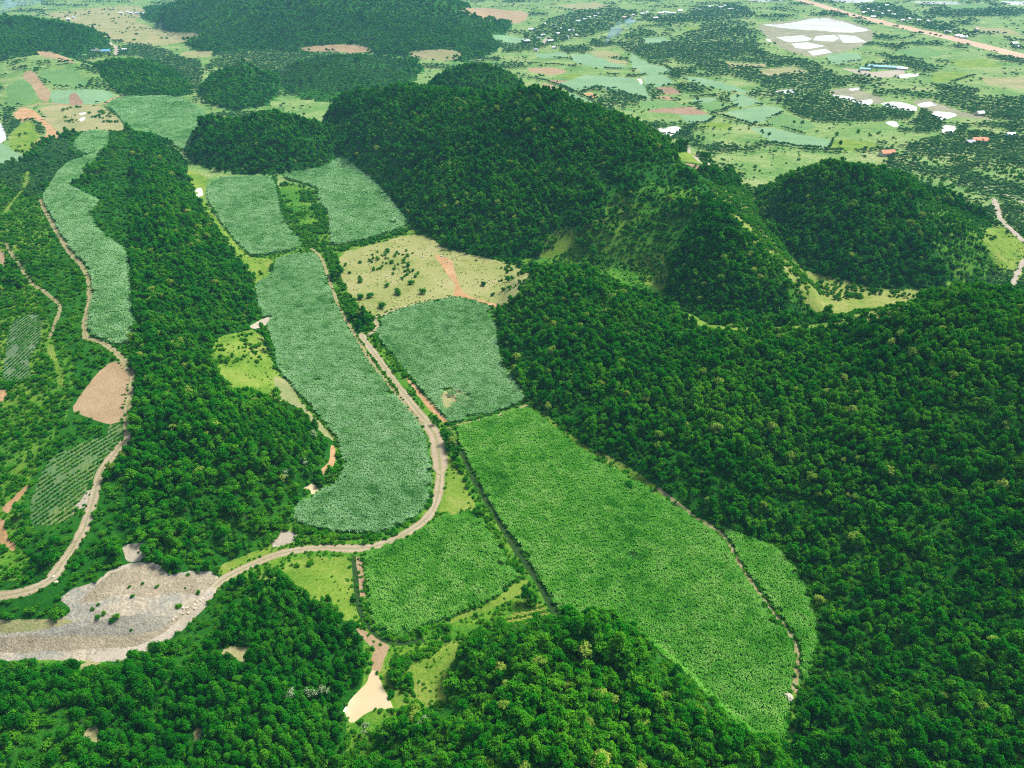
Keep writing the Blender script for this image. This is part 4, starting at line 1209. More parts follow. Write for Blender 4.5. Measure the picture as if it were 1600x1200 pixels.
# ------------------------------------------------------------------ woods
WOODS = [('grove', 'large dark grove of round trees between the ponds of the plain', [(1186, 146), (1250, 134), (1296, 137), (1342, 159), (1366, 171), (1397, 165), (1430, 176), (1418, 188), (1350, 190), (1276, 193), (1235, 176), (1202, 153)]),
         ('grove', 'dark round clump of trees on the bank between two ponds at right', [(1404, 198), (1431, 188), (1440, 168), (1460, 176), (1472, 192), (1472, 207), (1431, 209), (1401, 205)]),
         ('grove', 'long dark grove right of the ponds', [(1470, 152), (1500, 150), (1532, 160), (1600, 177), (1600, 190), (1532, 185), (1480, 171)]),
         ('grove', 'thin belt of dark trees above the grey pond at right', [(1452, 131), (1495, 134), (1535, 145), (1499, 150), (1465, 142)]),
         ('grove', 'broad diagonal belt of trees across the middle of the plain', [(1030, 62), (1060, 60), (1104, 36), (1178, 46), (1188, 84), (1269, 96), (1296, 113), (1340, 123), (1356, 135), (1296, 127), (1229, 136), (1202, 137), (1165, 126), (1110, 113), (1060, 100), (1035, 85)]),
         ('grove', 'trees round the houses of the far village at top centre', [(760, 70), (800, 70), (830, 50), (862, 30), (905, 18), (960, 14), (1000, 20), (985, 34), (955, 44), (920, 60), (870, 66), (850, 76), (800, 82)]),
         ('grove', 'trees of the far settlement left of the raw earth road', [(1000, 24), (1060, 26), (1080, 14), (1160, 8), (1185, 28), (1120, 34), (1040, 40), (1005, 34)]),
         ('grove', 'wide mixed wood round the orange-roofed house at right', [(1404, 232), (1460, 214), (1520, 205), (1640, 222), (1640, 262), (1520, 250), (1440, 246)]),
         ('grove', 'dark tree belt along the far side of the raw earth road', [(1428, 36), (1480, 42), (1532, 58), (1500, 62), (1440, 50)]),
         ('grove', 'far dark wood beyond the raw earth road at top right', [(1450, 14), (1500, 12), (1600, 16), (1600, 26), (1500, 28), (1455, 24)]),
         ('grove', 'trees among the houses beyond the raw earth road', [(1330, 6), (1400, 8), (1440, 30), (1400, 32), (1350, 22)]),
         ('grove', 'dark trees behind the long blue-green shed', [(1380, 91), (1410, 92), (1440, 98), (1470, 112), (1440, 116), (1412, 104), (1390, 100)]),
         ('grove', 'dark trees left of the smoke on the plain', [(920, 64), (936, 64), (948, 72), (935, 76), (922, 72)]),
         ('grove', 'trees right of the smoke, in a broad belt over the plain', [(960, 68), (1000, 44), (1040, 60), (1060, 88), (1030, 100), (1000, 92), (975, 80)]),
         ('grove', 'two dark shrub clumps among the pale cane plots of the plain', [(950, 148), (965, 142), (990, 152), (985, 162), (965, 158)]),
         ('grove', 'dark trees in the pale cane plots near the tiny pond', [(1050, 138), (1066, 130), (1090, 134), (1106, 140), (1100, 148), (1070, 146)]),
         ('grove', 'tall dark bushes between the orange pit and the white pond', [(6, 182), (16, 178), (26, 190), (34, 208), (26, 215), (12, 212), (8, 196)]),
         ('grove', 'bushes in the middle of the orange pit', [(50, 184), (60, 186), (76, 204), (74, 212), (62, 210), (54, 196)]),
         ('grove', 'dark bushes at the near end of the pale field behind the ridge', [(158, 168), (178, 168), (182, 186), (150, 188), (148, 182)]),
         ('grove', 'wood on the left valley floor beyond the ridge', [(95, 214), (106, 222), (112, 236), (130, 242), (142, 246), (98, 262), (76, 290), (60, 312), (20, 300), (0, 270), (40, 256), (70, 236)]),
         ('grove', 'dark bushes at the left edge below the green field', [(-30, 262), (20, 252), (34, 258), (10, 280), (-30, 290)]),
         ('grove', 'dark wood along the foot of the far mountain', [(330, 92), (420, 84), (560, 86), (640, 96), (640, 130), (600, 150), (440, 140), (435, 112), (330, 108)]),
         ('grove', 'woods right of the small cone below the mountain', [(200, 66), (260, 78), (290, 94), (320, 100), (312, 150), (290, 125), (240, 100), (205, 82)]),
         ('thicket', 'thick shrub row under the bend cane field', [(630, 1004), (705, 974), (780, 948), (850, 926), (852, 942), (790, 966), (776, 984), (722, 998), (690, 1000), (640, 1024), (628, 1022)]),
         ('thicket', 'shrub band between the grass wedge and the ditch', [(702, 690), (714, 704), (738, 754), (765, 802), (792, 846), (818, 886), (842, 923), (864, 966), (850, 960), (838, 928), (830, 905), (808, 890), (785, 860), (764, 828), (746, 800), (722, 750), (708, 714)]),
         ('thicket', 'leafy bank right of the muddy pond', [(606, 1022), (630, 1030), (634, 1042), (645, 1072), (652, 1106), (640, 1108), (625, 1080), (610, 1050)]),
         ('thicket', 'overgrown corner above the near wooded hill', [(700, 1004), (724, 998), (776, 985), (800, 982), (836, 974), (862, 966), (885, 972), (860, 1000), (760, 1010), (724, 1012)]),
         ('thicket', 'shrubs along the valley path beside the dry pasture', [(498, 394), (528, 396), (530, 432), (550, 470), (574, 498), (570, 524), (552, 508), (534, 474), (518, 436)]),
         ('thicket', 'shrubs below the quarry track at the left edge', [(-40, 945), (50, 936), (88, 932), (105, 945), (90, 960), (40, 968), (-40, 968)]),
         ('thicket', 'leafy bottom corner left of the near wooded hill', [(560, 1130), (620, 1116), (700, 1102), (700, 1200), (540, 1200), (545, 1150)]),
         ]
for w in WOODS:
    pass
WPOLY = [T(densify(w[2], 5.0, .5))[:, :2] for w in WOODS]
WRECT = []


def field_points(y0, y1, step, tmax=1.05):
    out = []
    ys = np.arange(y0, y1, step * .87)
    for k, y in enumerate(ys):
        w = tmax * (y + YV)
        xs = np.arange(-w, w, step) + (step / 2 if k % 2 else 0)
        out.append(np.column_stack([xs, np.full(len(xs), y)]))
    p = np.concatenate(out)
    return p + RNG.uniform(-.36 * step, .36 * step, p.shape)


COVERS = np.array([c['cover'] for c in REG] + ['open'], object)


def plants_for(y0, y1, step, size):
    p = field_points(y0, y1, step)
    z = height(p[:, 0], p[:, 1])
    u, v, dpt = project(np.column_stack([p, z + 3]))
    side = 380 if y0 < 640 else 200
    k = (u > -side) & (u < 1600 + side) & (v > -70) & (v < 1420)
    p, z, u, v = p[k], z[k], u[k], v[k]
    # keep clear of region edges by testing the crown's reach
    q0 = classify(p[:, 0], p[:, 1])
    cov = COVERS[q0]
    rr = size * 1.25
    near_bare = np.zeros(len(p), bool)
    for dx, dy in ((rr, 0), (-rr, 0), (0, rr), (0, -rr)):
        c2 = COVERS[classify(p[:, 0] + dx, p[:, 1] + dy)]
        near_bare |= np.isin(c2, ['bare', 'cane', 'cane2'])
    # and clear of the sight line from the drone to roads and fields, which lie open in the photograph
    dd = np.sqrt(p[:, 0] ** 2 + p[:, 1] ** 2)
    for s in (2.5, 5.0, 7.5):
        if p[:, 1].mean() < 700:
            m_ = s * size / .82
            c2 = COVERS[classify(p[:, 0] * (1 + m_ / dd), p[:, 1] * (1 + m_ / dd))]
            near_bare |= np.isin(c2, ['bare', 'cane', 'cane2', 'quarry'] if s < 5 else ['bare', 'quarry'])
    who, de = hill_t(p[:, 0], p[:, 1])
    wood = np.full(len(p), -1)
    for i, wp in enumerate(WPOLY):
        wood[inside(wp, p[:, 0], p[:, 1])] = i
    return dict(p=p, z=z, u=u, v=v, cov=cov, near_bare=near_bare, who=who, de=de, wood=wood, size=np.full(len(p), size))


bands = [plants_for(40, 430, 2.5, 0.66), plants_for(430, 640, 3.1, 0.74), plants_for(640, 1050, 4.0, 0.86), plants_for(1050, 1800, 6.0, 1.05), plants_for(1800, 3500, 10.5, 1.5)]
D = {k: np.concatenate([b[k] for b in bands]) for k in bands[0]}
px, py, pz, pu, pv, cov, who, de, wood = D['p'][:, 0], D['p'][:, 1], D['z'], D['u'], D['v'], D['cov'], D['who'], D['de'], D['wood']
n = len(px)
rnd = RNG.uniform(0, 1, n)
nA = fbm(px / 26, py / 26, 81)
nB = fbm(px / 90, py / 90, 83, 3)
nP = fbm(px / 70, py / 55, 87, 4)
nP2 = fbm(px / 200, py / 160, 89, 3)
HN = np.array([h[0] for h in HILLS] + ['none'], object)
hn = HN[who]
u0, v0 = pu, pv
openc = cov == 'open'
on_hill = (who >= 0) & openc
kind = np.full(n, '', object)
# wooded hills
dense = np.isin(hn, ['right', 'centre', 'behind', 'east', 'left_middle', 'small_cone', 'wide_low', 'dark_hump', 'mountain', 'cone', 'far_left', 'ridge_wood', 'near_centre'])
kind[on_hill & dense] = 'broad'
kind[on_hill & np.isin(hn, ['mound', 'near_left'])] = 'plant'
kind[on_hill & (hn == 'plantation_left') & (nA > .58)] = 'plain'
rg = on_hill & (hn == 'ridge')
west = rg & (pu < 205)
kind[rg & ~west] = 'broad'
kind[west] = np.where(nB[west] + .4 * (nA[west] - .5) < .40, 'broad', np.where(rnd[west] < .62, 'shrub', ''))
# bright scrub and creepers climb the foot of the big right slope and of the near hill
foot = on_hill & ((hn == 'right') | (hn == 'ridge') | (hn == 'near_centre') | (hn == 'centre')) & (kind == 'broad')
fs_ = foot & (de < 34 * nA + 6) & (rnd < .6)
kind[fs_] = 'shrub'
kind[foot & ~fs_ & (nA > .60) & (rnd < .55)] = 'shrub'
# sparser flanks: right side of the central hill, the cone's and eastern hill's right flanks, wide low hill
flank = on_hill & (((hn == 'centre') & (pu > 930) & (pv > 250)) | ((hn == 'cone') & (pu > 1190)) | ((hn == 'east') & (pu > 1430)) | (hn == 'wide_low'))
gone = flank & (nA + .25 * (nB - .5) > .47)
kind[gone] = np.where(rnd[gone] < .66, 'shrub', '')
lowgone = on_hill & (de < 6) & (rnd < .35)
kind[lowgone] = 'shrub'
# clearings in the near left plantation
cl = on_hill & (hn == 'near_left') & (nA > .64)
kind[cl] = np.where(rnd[cl] < .7, 'shrub', '')
# open land
fl = openc & (who < 0)
kind[fl & (py < 560) & (nA > .38)] = 'shrub'
kind[fl & (py < 560) & (nA > .60) & (rnd < .5)] = 'broad'
pl = fl & (py >= 560)
thr = 0.64 - .25 * (nP2 - .5)
kind[pl & (nP > thr)] = 'plain'
kind[pl & (nP > thr - .12) & (nP <= thr) & (rnd < .13)] = 'plain'
kind[pl & (kind == '') & (rnd < .02)] = 'shrub'
# the rough country right of the eastern hill
rt = fl & (pu > 1380) & (pv > 235) & (pv < 470)
kind[rt] = np.where(nA[rt] > .47, 'plain', np.where(rnd[rt] < .35, 'shrub', ''))
# surveyed woods
inw = (wood >= 0) & np.isin(cov, ['open'])
wname = np.array([w[0] for w in WOODS] + [''], object)[wood]
kind[inw & (wname == 'grove') & (py >= 560) & (nA > .3)] = 'plain'
kind[inw & (wname == 'grove') & (py < 560)] = 'broad'
kind[inw & (wname == 'thicket')] = np.where(nA[inw & (wname == 'thicket')] > .56, 'broad', 'shrub')
# meadows
sh = cov == 'shrub'
kind[sh] = np.where(nA[sh] > .38, 'shrub', '')
tf_ = cov == 'tufted'
kind[tf_] = np.where((nA[tf_] > .50) & (rnd[tf_] < .6), 'shrub', '')
spm = cov == 'sparse'
kind[spm] = np.where((nA[spm] > .64) & (rnd[spm] < .3), 'shrub', '')
kind[np.isin(cov, ['bare', 'cane', 'cane2'])] = ''
qm = cov == 'quarry'
kind[qm] = np.where((nA[qm] > .56) & (rnd[qm] < .10), 'lowshrub', '')
nbm = ~qm & D['near_bare'] & (kind != '')
kind[nbm] = np.where((rnd[nbm] < .45) & (py[nbm] < 560), 'lowshrub', '')
# understorey between the crowns of the nearer woods
ii = np.nonzero(np.isin(kind.astype(str), ['broad', 'plant']) & (py < 640) & (RNG.uniform(0, 1, n) < .75))[0]
ox, oy = px[ii] + RNG.uniform(-1.6, 1.6, len(ii)), py[ii] + RNG.uniform(-1.6, 1.6, len(ii))
okk = (classify(ox, oy) < 0)
ii, ox, oy = ii[okk], ox[okk], oy[okk]
D = {k: np.concatenate([v_, v_[ii]]) for k, v_ in D.items()}
px, py, pz = np.concatenate([px, ox]), np.concatenate([py, oy]), np.concatenate([pz, height(ox, oy)])
pu, pv, cov, who, de, wood, hn, rnd, openc, wname = (np.concatenate([v_, v_[ii]]) for v_ in (pu, pv, cov, who, de, wood, hn, rnd, openc, wname))
kind = np.concatenate([kind, np.full(len(ii), 'infill', object)])
n = len(px)
spots = kind != ''
print('PLANTS', {k: int((kind == k).sum()) for k in np.unique(kind.astype(str))}, 'bands', [len(b['z']) for b in bands])
# ------------------------------------------------------------------ the trees that show largest: one object each, with trunk and crown
def sees(x, y, z):
    ok = np.ones(len(x), bool)
    for s in np.linspace(.55, .985, 40):
        ok &= CAM_H + (z - CAM_H) * s > height(x * s, y * s) + 2.0
    return ok


dist = np.sqrt(px ** 2 + py ** 2 + (pz + 5 - CAM_H) ** 2)
PARTS = {}
for kk, sds in (('broad', range(100, 105)), ('yellow', [140]), ('plant', range(150, 154))):
    PARTS[kk] = []
    for sd in sds:
        v, f, t = crown_arrays(sd, 'plant' if kk == 'plant' else 'broad', 480, .58)
        cm = leaf_mesh('crown', v, f, t, [{'broad': L_FOREST, 'yellow': L_YELLOW, 'plant': L_PLANT}[kk]])
        tv, tf = trunk_arrays(sd, 4.6, .2)
        tm = leaf_mesh('trunk', tv, tf, np.zeros(len(tv)), [BARK])
        PARTS[kk].append((cm, tm))
PLACE = {'near_centre': 'on the near bottom-centre hill', 'right': 'on the big wooded slope at lower right', 'near_left': 'in the bottom left plantation',
         'mound': 'on the wooded mound left of the long cane field', 'ridge': 'on the wooded ridge at left', 'none': 'on level ground near the bottom of the valley', 'ridge_wood': 'on the upper wooded ridge at left'}
single = np.zeros(n, bool)


def single_tree(name, x, y, z, s, kk, form, label, cat, group, rz=None):
    root = bpy.data.objects.new(name, None)
    C.objects.link(root)
    root.empty_display_size = .5
    root.location = (x, y, z)
    root.rotation_euler = (0, 0, RNG.uniform(0, 6.28) if rz is None else rz)
    root.scale = (s, s, s * RNG.uniform(.9, 1.12))
    tag(root, label, cat, group)
    cm, tm = PARTS[kk][form % len(PARTS[kk])]
    for nm, me in (('crown', cm), ('trunk', tm)):
        o = bpy.data.objects.new(nm, me)
        C.objects.link(o)
        o.parent = root
    return root


for kk, nm in (('broad', 'broadleaf_tree'), ('plant', 'plantation_tree')):
    c = np.nonzero((kind == kk) & (pu > 4) & (pu < 1596) & (pv > 4) & (pv < 1194) & (py < 430))[0]
    c = c[sees(px[c], py[c], pz[c] + 5)]
    c = c[np.argsort(dist[c])][:290]
    single[c] = True
    for i in c:
        yel = kk == 'broad' and rnd[i] < .035
        where_ = PLACE.get(hn[i], PLACE['none'])
        s_i = D['size'][i] * RNG.uniform(.7, 1.4)
        big_ = 'large' if s_i > .78 else ('middling' if s_i > .60 else 'small')
        if hn[i] == 'near_centre':
            where_ += ', ' + ('beside the lime meadow' if pu[i] < 800 else 'along its crest' if pv[i] < 1060 else 'at the bottom edge' if pv[i] > 1130 and pu[i] < 1050 else 'on its right shoulder' if pu[i] > 1000 else 'on its broad face')
        elif hn[i] == 'near_left':
            where_ += ', ' + ('in its far left corner' if pu[i] < 170 else 'nearest the muddy pond' if pu[i] > 430 else 'along the bottom edge' if pv[i] > 1110 else 'below the quarry')
        if yel:
            lab = 'yellow-green crowned tree ' + where_
        elif kk == 'broad':
            lab = big_ + ' broad-crowned tree ' + where_
        else:
            lab = big_ + ' narrow tree ' + where_
        single_tree(nm, px[i], py[i], pz[i], s_i, 'yellow' if yel else kk, int(rnd[i] * 977), lab, 'tree', ('yellow ' if yel else big_ + ' ') + nm.replace('_', ' ') + 's ' + where_)

# ------------------------------------------------------------------ the rest of the woods, one mass per hill or grove
def mass(name, label, sel, cat='forest', group=None):
    i = np.nonzero(sel & ~single & spots)[0]
    if len(i) == 0:
        return
    kd = kind[i]
    protos = PROTO['broad'] + PROTO['broadlow'] + PROTO['yellow'] + PROTO['plant'] + PROTO['shrub'] + PROTO['darkshrub'] + PROTO['plain']
    off = {}
    b = 0
    for kk in ('broad', 'broadlow', 'yellow', 'plant', 'shrub', 'darkshrub', 'plain'):
        off[kk] = (b, len(PROTO[kk]))
        b += len(PROTO[kk])
    idx = np.zeros(len(i), int)
    sc = D['size'][i] * RNG.uniform(.5, 1.5, len(i)) * (.72 + .56 * fbm(px[i] / 9, py[i] / 9, 97, 2))
    rr = RNG.uniform(0, 1, len(i))
    for a in range(len(i)):
        k = kd[a]
        s = 1.0
        if k == 'broad':
            far = py[i[a]] > 760
            q = off['broadlow' if far else 'broad']
            if rr[a] < .03 and not far:
                q = off['yellow']
            elif .03 < rr[a] < .22 and not far:
                q = off['darkshrub']
                s = 1.6
        elif k == 'plant':
            q = off['plant']
        elif k == 'shrub':
            q = off['shrub'] if rr[a] < .7 else off['darkshrub']
            s = 1.25
        elif k == 'infill':
            q = off['darkshrub'] if rr[a] < .6 else off['shrub']
            s = 1.7 if kd[a - 1] != '' else 1.2
        elif k == 'lowshrub':
            q = off['shrub'] if rr[a] < .5 else off['darkshrub']
            s = .8
        else:
            q = off['plain']
            s = .8
        idx[a] = q[0] + int(rr[a] * 7919) % q[1]
        sc[a] *= s
    xyz = np.column_stack([px[i], py[i], pz[i] - .15])
    rot = np.column_stack([RNG.uniform(-.1, .1, len(i)), RNG.uniform(-.1, .1, len(i)), RNG.uniform(0, 6.28, len(i))])
    low = np.where(kd == 'plain', .62, np.where(py[i] > 1050, .75, 1.0))
    scl = np.column_stack([sc, sc, sc * low * RNG.uniform(.85, 1.2, len(i))])
    scatter(name, label, cat, protos, xyz, rot, scl, idx, group)


FOREST_LABEL = {
    'right': 'dense dark forest covering the big near hill on the right', 'cone': 'forest on the pointed conical hill beyond the near right ridge', 'centre': 'dense forest on the large long hill in the centre',
    'behind': 'forest on the small summit behind the central hill', 'east': 'dark forest on the rounded eastern hill at right', 'left_middle': 'dark forest on the two-humped hill left of the central hill',
    'small_cone': 'forest on the small dark cone under the far mountain', 'wide_low': 'thin woods on the wide low hill under the far mountain', 'dark_hump': 'dark wooded hump beyond the pale field at left',
    'mountain': 'bluish forest on the great far mountain at the top', 'far_left': 'bluish wooded hills at the far top left', 'plantation_left': 'bushes on the planted far left hill', 'ridge': 'woods and bushes on both flanks of the cane ridge at left',
    'ridge_wood': 'dark brushy wood on the upper ridge beside the cane strip', 'mound': 'close-set plantation covering the round mound at left', 'near_left': 'tree plantation with gaps at the bottom left', 'near_centre': 'tall forest on the near hill at bottom centre'}
done = np.zeros(n, bool)
for i, w in enumerate(WOODS):
    s = (wood == i) & openc
    mass(w[0], w[1], s, 'wood' if w[0] == 'grove' else 'shrubs')
    done |= s
for nm_, lab in FOREST_LABEL.items():
    s = (hn == nm_) & ~done & (who >= 0)
    mass('forest', lab, s)
    done |= s
mass('shrubs', 'scattered shrubs and small trees on the rough valley floor', ~done & (py < 560), 'shrubs')
mass('shrubs', 'scattered trees and bushes over the wide far plain', ~done & (py >= 560), 'shrubs')

# ------------------------------------------------------------------ hedges along field edges
def hedge(label, uv, width, kk='darkshrub', dens=1.0, size=.9):
    w = T(densify(uv, 6, .6, 0, False))[:, :2]
    seg = np.linalg.norm(np.diff(w, axis=0), axis=1)
    L = seg.sum()
    m = max(3, int(L / (1.25 * size) * dens))
    s = np.sort(RNG.uniform(0, L, m))
    cum = np.concatenate([[0], np.cumsum(seg)])
    x, y = np.interp(s, cum, w[:, 0]), np.interp(s, cum, w[:, 1])
    keep = fbm(s / (6 * size), s * 0, 91 + m % 50) > .3
    x, y = x[keep] + RNG.normal(0, width / 3.2, keep.sum()), y[keep] + RNG.normal(0, width / 3.2, keep.sum())
    q = COVERS[classify(x, y)]
    k2 = q != 'bare'
    x, y = x[k2], y[k2]
    pr = PROTO['shrub'] + PROTO['darkshrub'] + PROTO['plain']
    idx = np.where(RNG.uniform(0, 1, len(x)) < .45, RNG.integers(0, 4, len(x)), 4 + RNG.integers(0, 2, len(x))) if kk == 'darkshrub' else 6 + RNG.integers(0, 4, len(x))
    sc = size * RNG.uniform(.6, 1.3, len(x))
    if kk == 'plain':
        sc *= .8
    scatter('hedge', label, 'hedge', pr, np.column_stack([x, y, height(x, y) - .1]), np.column_stack([x * 0, x * 0, RNG.uniform(0, 6.28, len(x))]), np.column_stack([sc, sc, sc]), idx)


hedge('shrub row between the main dirt road and the roadside cane field', [(588, 522), (610, 553), (640, 592), (676, 637), (702, 664)], 2.2, dens=1.6)
hedge('dark hedge along the upper edge of the roadside cane field', [(598, 496), (640, 482), (710, 466), (775, 483)], 2.0, dens=1.5)
hedge('dark hedge under the pale upper cane field, above the dry pasture', [(500, 394), (530, 389), (584, 376), (641, 359)], 3.0, dens=2.0)
hedge('grassy shrub strip between main road and the thin field path', [(562, 522), (588, 565), (618, 604), (648, 642), (672, 672)], 1.6, dens=1.6, size=.7)
hedge('shrubs along the ditch left of the bend cane field', [(551, 872), (556, 906), (560, 945), (572, 976), (600, 999), (628, 1004)], 2.0, dens=1.5, size=.8)
hedge('low shrubs along the lower edge of the long cane field', [(470, 829), (500, 838), (540, 841), (580, 841), (622, 834)], 1.6, dens=1.3, size=.7)
hedge('shrub row along the top of the lime meadow', [(632, 1034), (660, 1026), (680, 1016), (700, 1004)], 2.4, dens=2.2)
hedge('bushes along the left side of the lime meadow', [(634, 1040), (640, 1062), (648, 1084), (654, 1108)], 2.0, dens=1.6, size=.8)
hedge('dark bushes along the bottom of the lime meadow', [(620, 1118), (650, 1112), (690, 1104)], 2.2, dens=2.0)
hedge('shrub line between the two cane fields at valley head', [(428, 276), (434, 300), (442, 345), (470, 380)], 3.0, dens=1.6)
hedge('bushes under the terraced plot at left', [(4, 600), (20, 603), (44, 594), (60, 592)], 2.4, dens=2.2)
hedge('bushes along the lower verge of the winding gravel track', [(140, 800), (126, 850), (104, 884)], 3.0, dens=1.2)
hedge('shrub belt along the lower road above the grass strip', [(346, 905), (390, 880), (440, 860)], 2.0, dens=1.0, size=.7)
HEDGES = [[(824, 100), (860, 101), (900, 104)], [(845, 90), (890, 92), (910, 100), (950, 108), (1000, 110)], [(824, 122), (850, 126), (890, 140), (925, 158)], [(880, 80), (905, 82), (925, 88)],
          [(930, 88), (960, 92), (985, 94)], [(960, 122), (990, 121), (1010, 116)], [(905, 146), (925, 140)], [(1000, 96), (1040, 104), (1052, 113)], [(1022, 118), (1048, 117), (1075, 122)], [(1030, 136), (1055, 134)],
          [(1078, 153), (1112, 150), (1140, 158)], [(1085, 164), (1095, 161), (1118, 156), (1142, 162)], [(1110, 178), (1130, 172), (1165, 162), (1195, 166)], [(1114, 178), (1140, 185), (1172, 195)], [(1170, 198), (1200, 186), (1222, 177)],
          [(1176, 199), (1210, 196), (1240, 206), (1258, 211)], [(1205, 224), (1250, 231), (1294, 234)], [(1296, 233), (1304, 217)], [(1076, 193), (1105, 193), (1116, 184)], [(892, 146), (925, 160), (960, 172)], [(960, 140), (1010, 158), (1060, 160)],
          [(870, 130), (895, 146)], [(1000, 62), (1030, 64), (1050, 66)], [(1488, 128), (1524, 118)], [(1396, 122), (1440, 118), (1488, 128)], [(1230, 53), (1260, 51), (1304, 53)], [(1300, 100), (1345, 96)], [(1020, 170), (1060, 176)]]
for h_ in HEDGES:
    hedge('thin dark hedge between crop plots of the distant plain', h_, 3.0, 'plain', 1.0, .55)
for o in [o for o in C.objects if o.get('label', '').startswith('thin dark hedge between')]:
    o['group'] = 'hedges of the distant plain'

# ------------------------------------------------------------------ lone trees and bushes
PARTS['bush'] = []
for sd in (170, 171, 172, 180):
    v, f, t = crown_arrays(sd, 'shrub', 260, .34)
    tv, tf = trunk_arrays(sd, 1.2, .09, 3)
    PARTS['bush'].append((leaf_mesh('crown', v, f, t, [L_FOREST]), leaf_mesh('trunk', tv, tf, np.zeros(len(tv)), [BARK])))
PARTS['pale'] = []
for sd in (142, 143):
    v, f, t = crown_arrays(sd, 'broad', 420, .42)
    tv, tf = trunk_arrays(sd, 4.6, .2)
    mi = (np.random.default_rng(sd).uniform(0, 1, len(f)) < .55).astype(int)
    mi = np.concatenate([np.tile(np.repeat(mi[:1], 1), 0), mi])
    PARTS['pale'].append((leaf_mesh('crown', v, f, t, [L_PALE, L_FOREST], mi), leaf_mesh('trunk', tv, tf, np.zeros(len(tv)), [BARK])))


def lone(name, uv, s, kk, form, label, cat='tree', group=None, drop=.1):
    p = T([uv])[0]
    return single_tree(name, p[0], p[1], p[2] - drop, s, kk, form, label, cat, group)


lone('round_tree', (572, 504), 1.15, 'broad', 1, 'dark round tree alone at the road fork below the dry pasture')
lone('bush', (982, 763), 1.7, 'bush', 0, 'lone dark bush at the edge of the largest cane field', 'bush')
lone('round_tree', (706, 1088), 1.15, 'broad', 3, 'dark round tree at the right edge of the lime meadow')
for uv, s in (((940, 980), .95), ((962, 985), 1.05), ((976, 996), .9)):
    lone('dark_tree', uv, s, 'broad', int(uv[0]), 'dark tree of the clump jutting into the largest cane field', 'tree', 'dark clump at the edge of the largest cane field')
PB = [((578, 465), 1.9, 'dark bush at the left of the dry pasture, beside its path'), ((563, 467), 1.8, 'dark bush nearest the path at the left edge of the dry pasture'), ((597, 481), 1.9, 'wide dark bush near the lower edge of the dry pasture'),
      ((605, 448), 1.5, 'flat dark bush in the middle of the dry pasture'), ((642, 444), 1.7, 'dark bush in the right middle of the dry pasture'), ((660, 459), 1.8, 'dark bush at the lower right of the dry pasture'),
      ((622, 460), 2.0, 'olive bush in the lower middle of the dry pasture'), ((540, 415), 1.3, 'small bush at the upper left of the dry pasture'), ((563, 411), 1.1, 'tiny bush near the top left of the dry pasture'),
      ((755, 446), 1.5, 'flat bush right of the orange cutting in the pasture'), ((770, 462), 1.1, 'tiny bush right of the orange cutting, low down'), ((793, 426), 1.3, 'small bush near the upper right corner of the pasture'),
      ((638, 423), 1.0, 'upper of two tiny bushes right of the pasture middle'), ((636, 430), 1.0, 'lower of two tiny bushes right of the pasture middle')]
for k, (uv, s, lab) in enumerate(PB):
    lone('bush', uv, s, 'bush', k, lab, 'bush', 'bushes dotted over the dry pasture')
for k in range(9):
    uv = (590 + RNG.uniform(0, 60), 392 + RNG.uniform(0, 24))
    lone('bush', uv, RNG.uniform(.7, 1.2), 'bush', k, 'dark green bush in the bushy top of the dry pasture', 'bush', 'bushes at the top of the dry pasture')
for k, (uv, lab) in enumerate([((655, 1144), 'pale-blossomed tree below the lime meadow at bottom centre'), ((666, 1136), 'second pale-blossomed tree just right of the one below the lime meadow'), ((572, 1150), 'pale-blossomed tree below the muddy pond'),
                               ((486, 1096), 'pale-blossomed tree in the plantation left of the muddy pond'), ((510, 1090), 'pale-blossomed tree on plantation edge nearest the muddy pond'), ((458, 1102), 'leftmost pale-blossomed tree in plantation at bottom left'),
                               ((448, 752), 'pale-blossomed tree low on the mound above the pale pool'), ((492, 690), 'pale-blossomed tree on the mound beside the long cane field'), ((478, 732), 'pale-blossomed tree near the foot of the mound'),
                               ((1420, 560), 'pale-blossomed tree high on the big right slope')]):
    lone('blossoming_tree', uv, RNG.uniform(.6, .85), 'pale', k, lab, 'tree', None, -.3)
for k in range(16):
    uv = [(1090, 160), (1068, 168), (1128, 170), (1152, 156), (1240, 196), (1252, 198), (1190, 214), (1200, 216), (814, 176), (938, 168), (1061, 235), (1072, 236), (1480, 143), (846, 106), (1140, 208), (1310, 232)][k]
    lone('lone_tree', uv, RNG.uniform(.8, 1.2), 'broad', k, 'lone round tree standing among the crop plots of the distant plain', 'tree', 'lone trees on the distant plain')

# ------------------------------------------------------------------ grass tufts and weeds on the meadows, the pasture and along the roads
def tufts(label, xy, s0, s1, protos):
    if len(xy) == 0:
        return
    s = RNG.uniform(s0, s1, len(xy))
    x, y = xy[:, 0], xy[:, 1]
    scatter('weeds', label, 'weeds', protos, np.column_stack([x, y, height(x, y) - .05]), np.column_stack([x * 0, x * 0, RNG.uniform(0, 6.28, len(x))]), np.column_stack([s * 1.2, s * 1.2, s * .8]), RNG.integers(0, len(protos), len(x)))


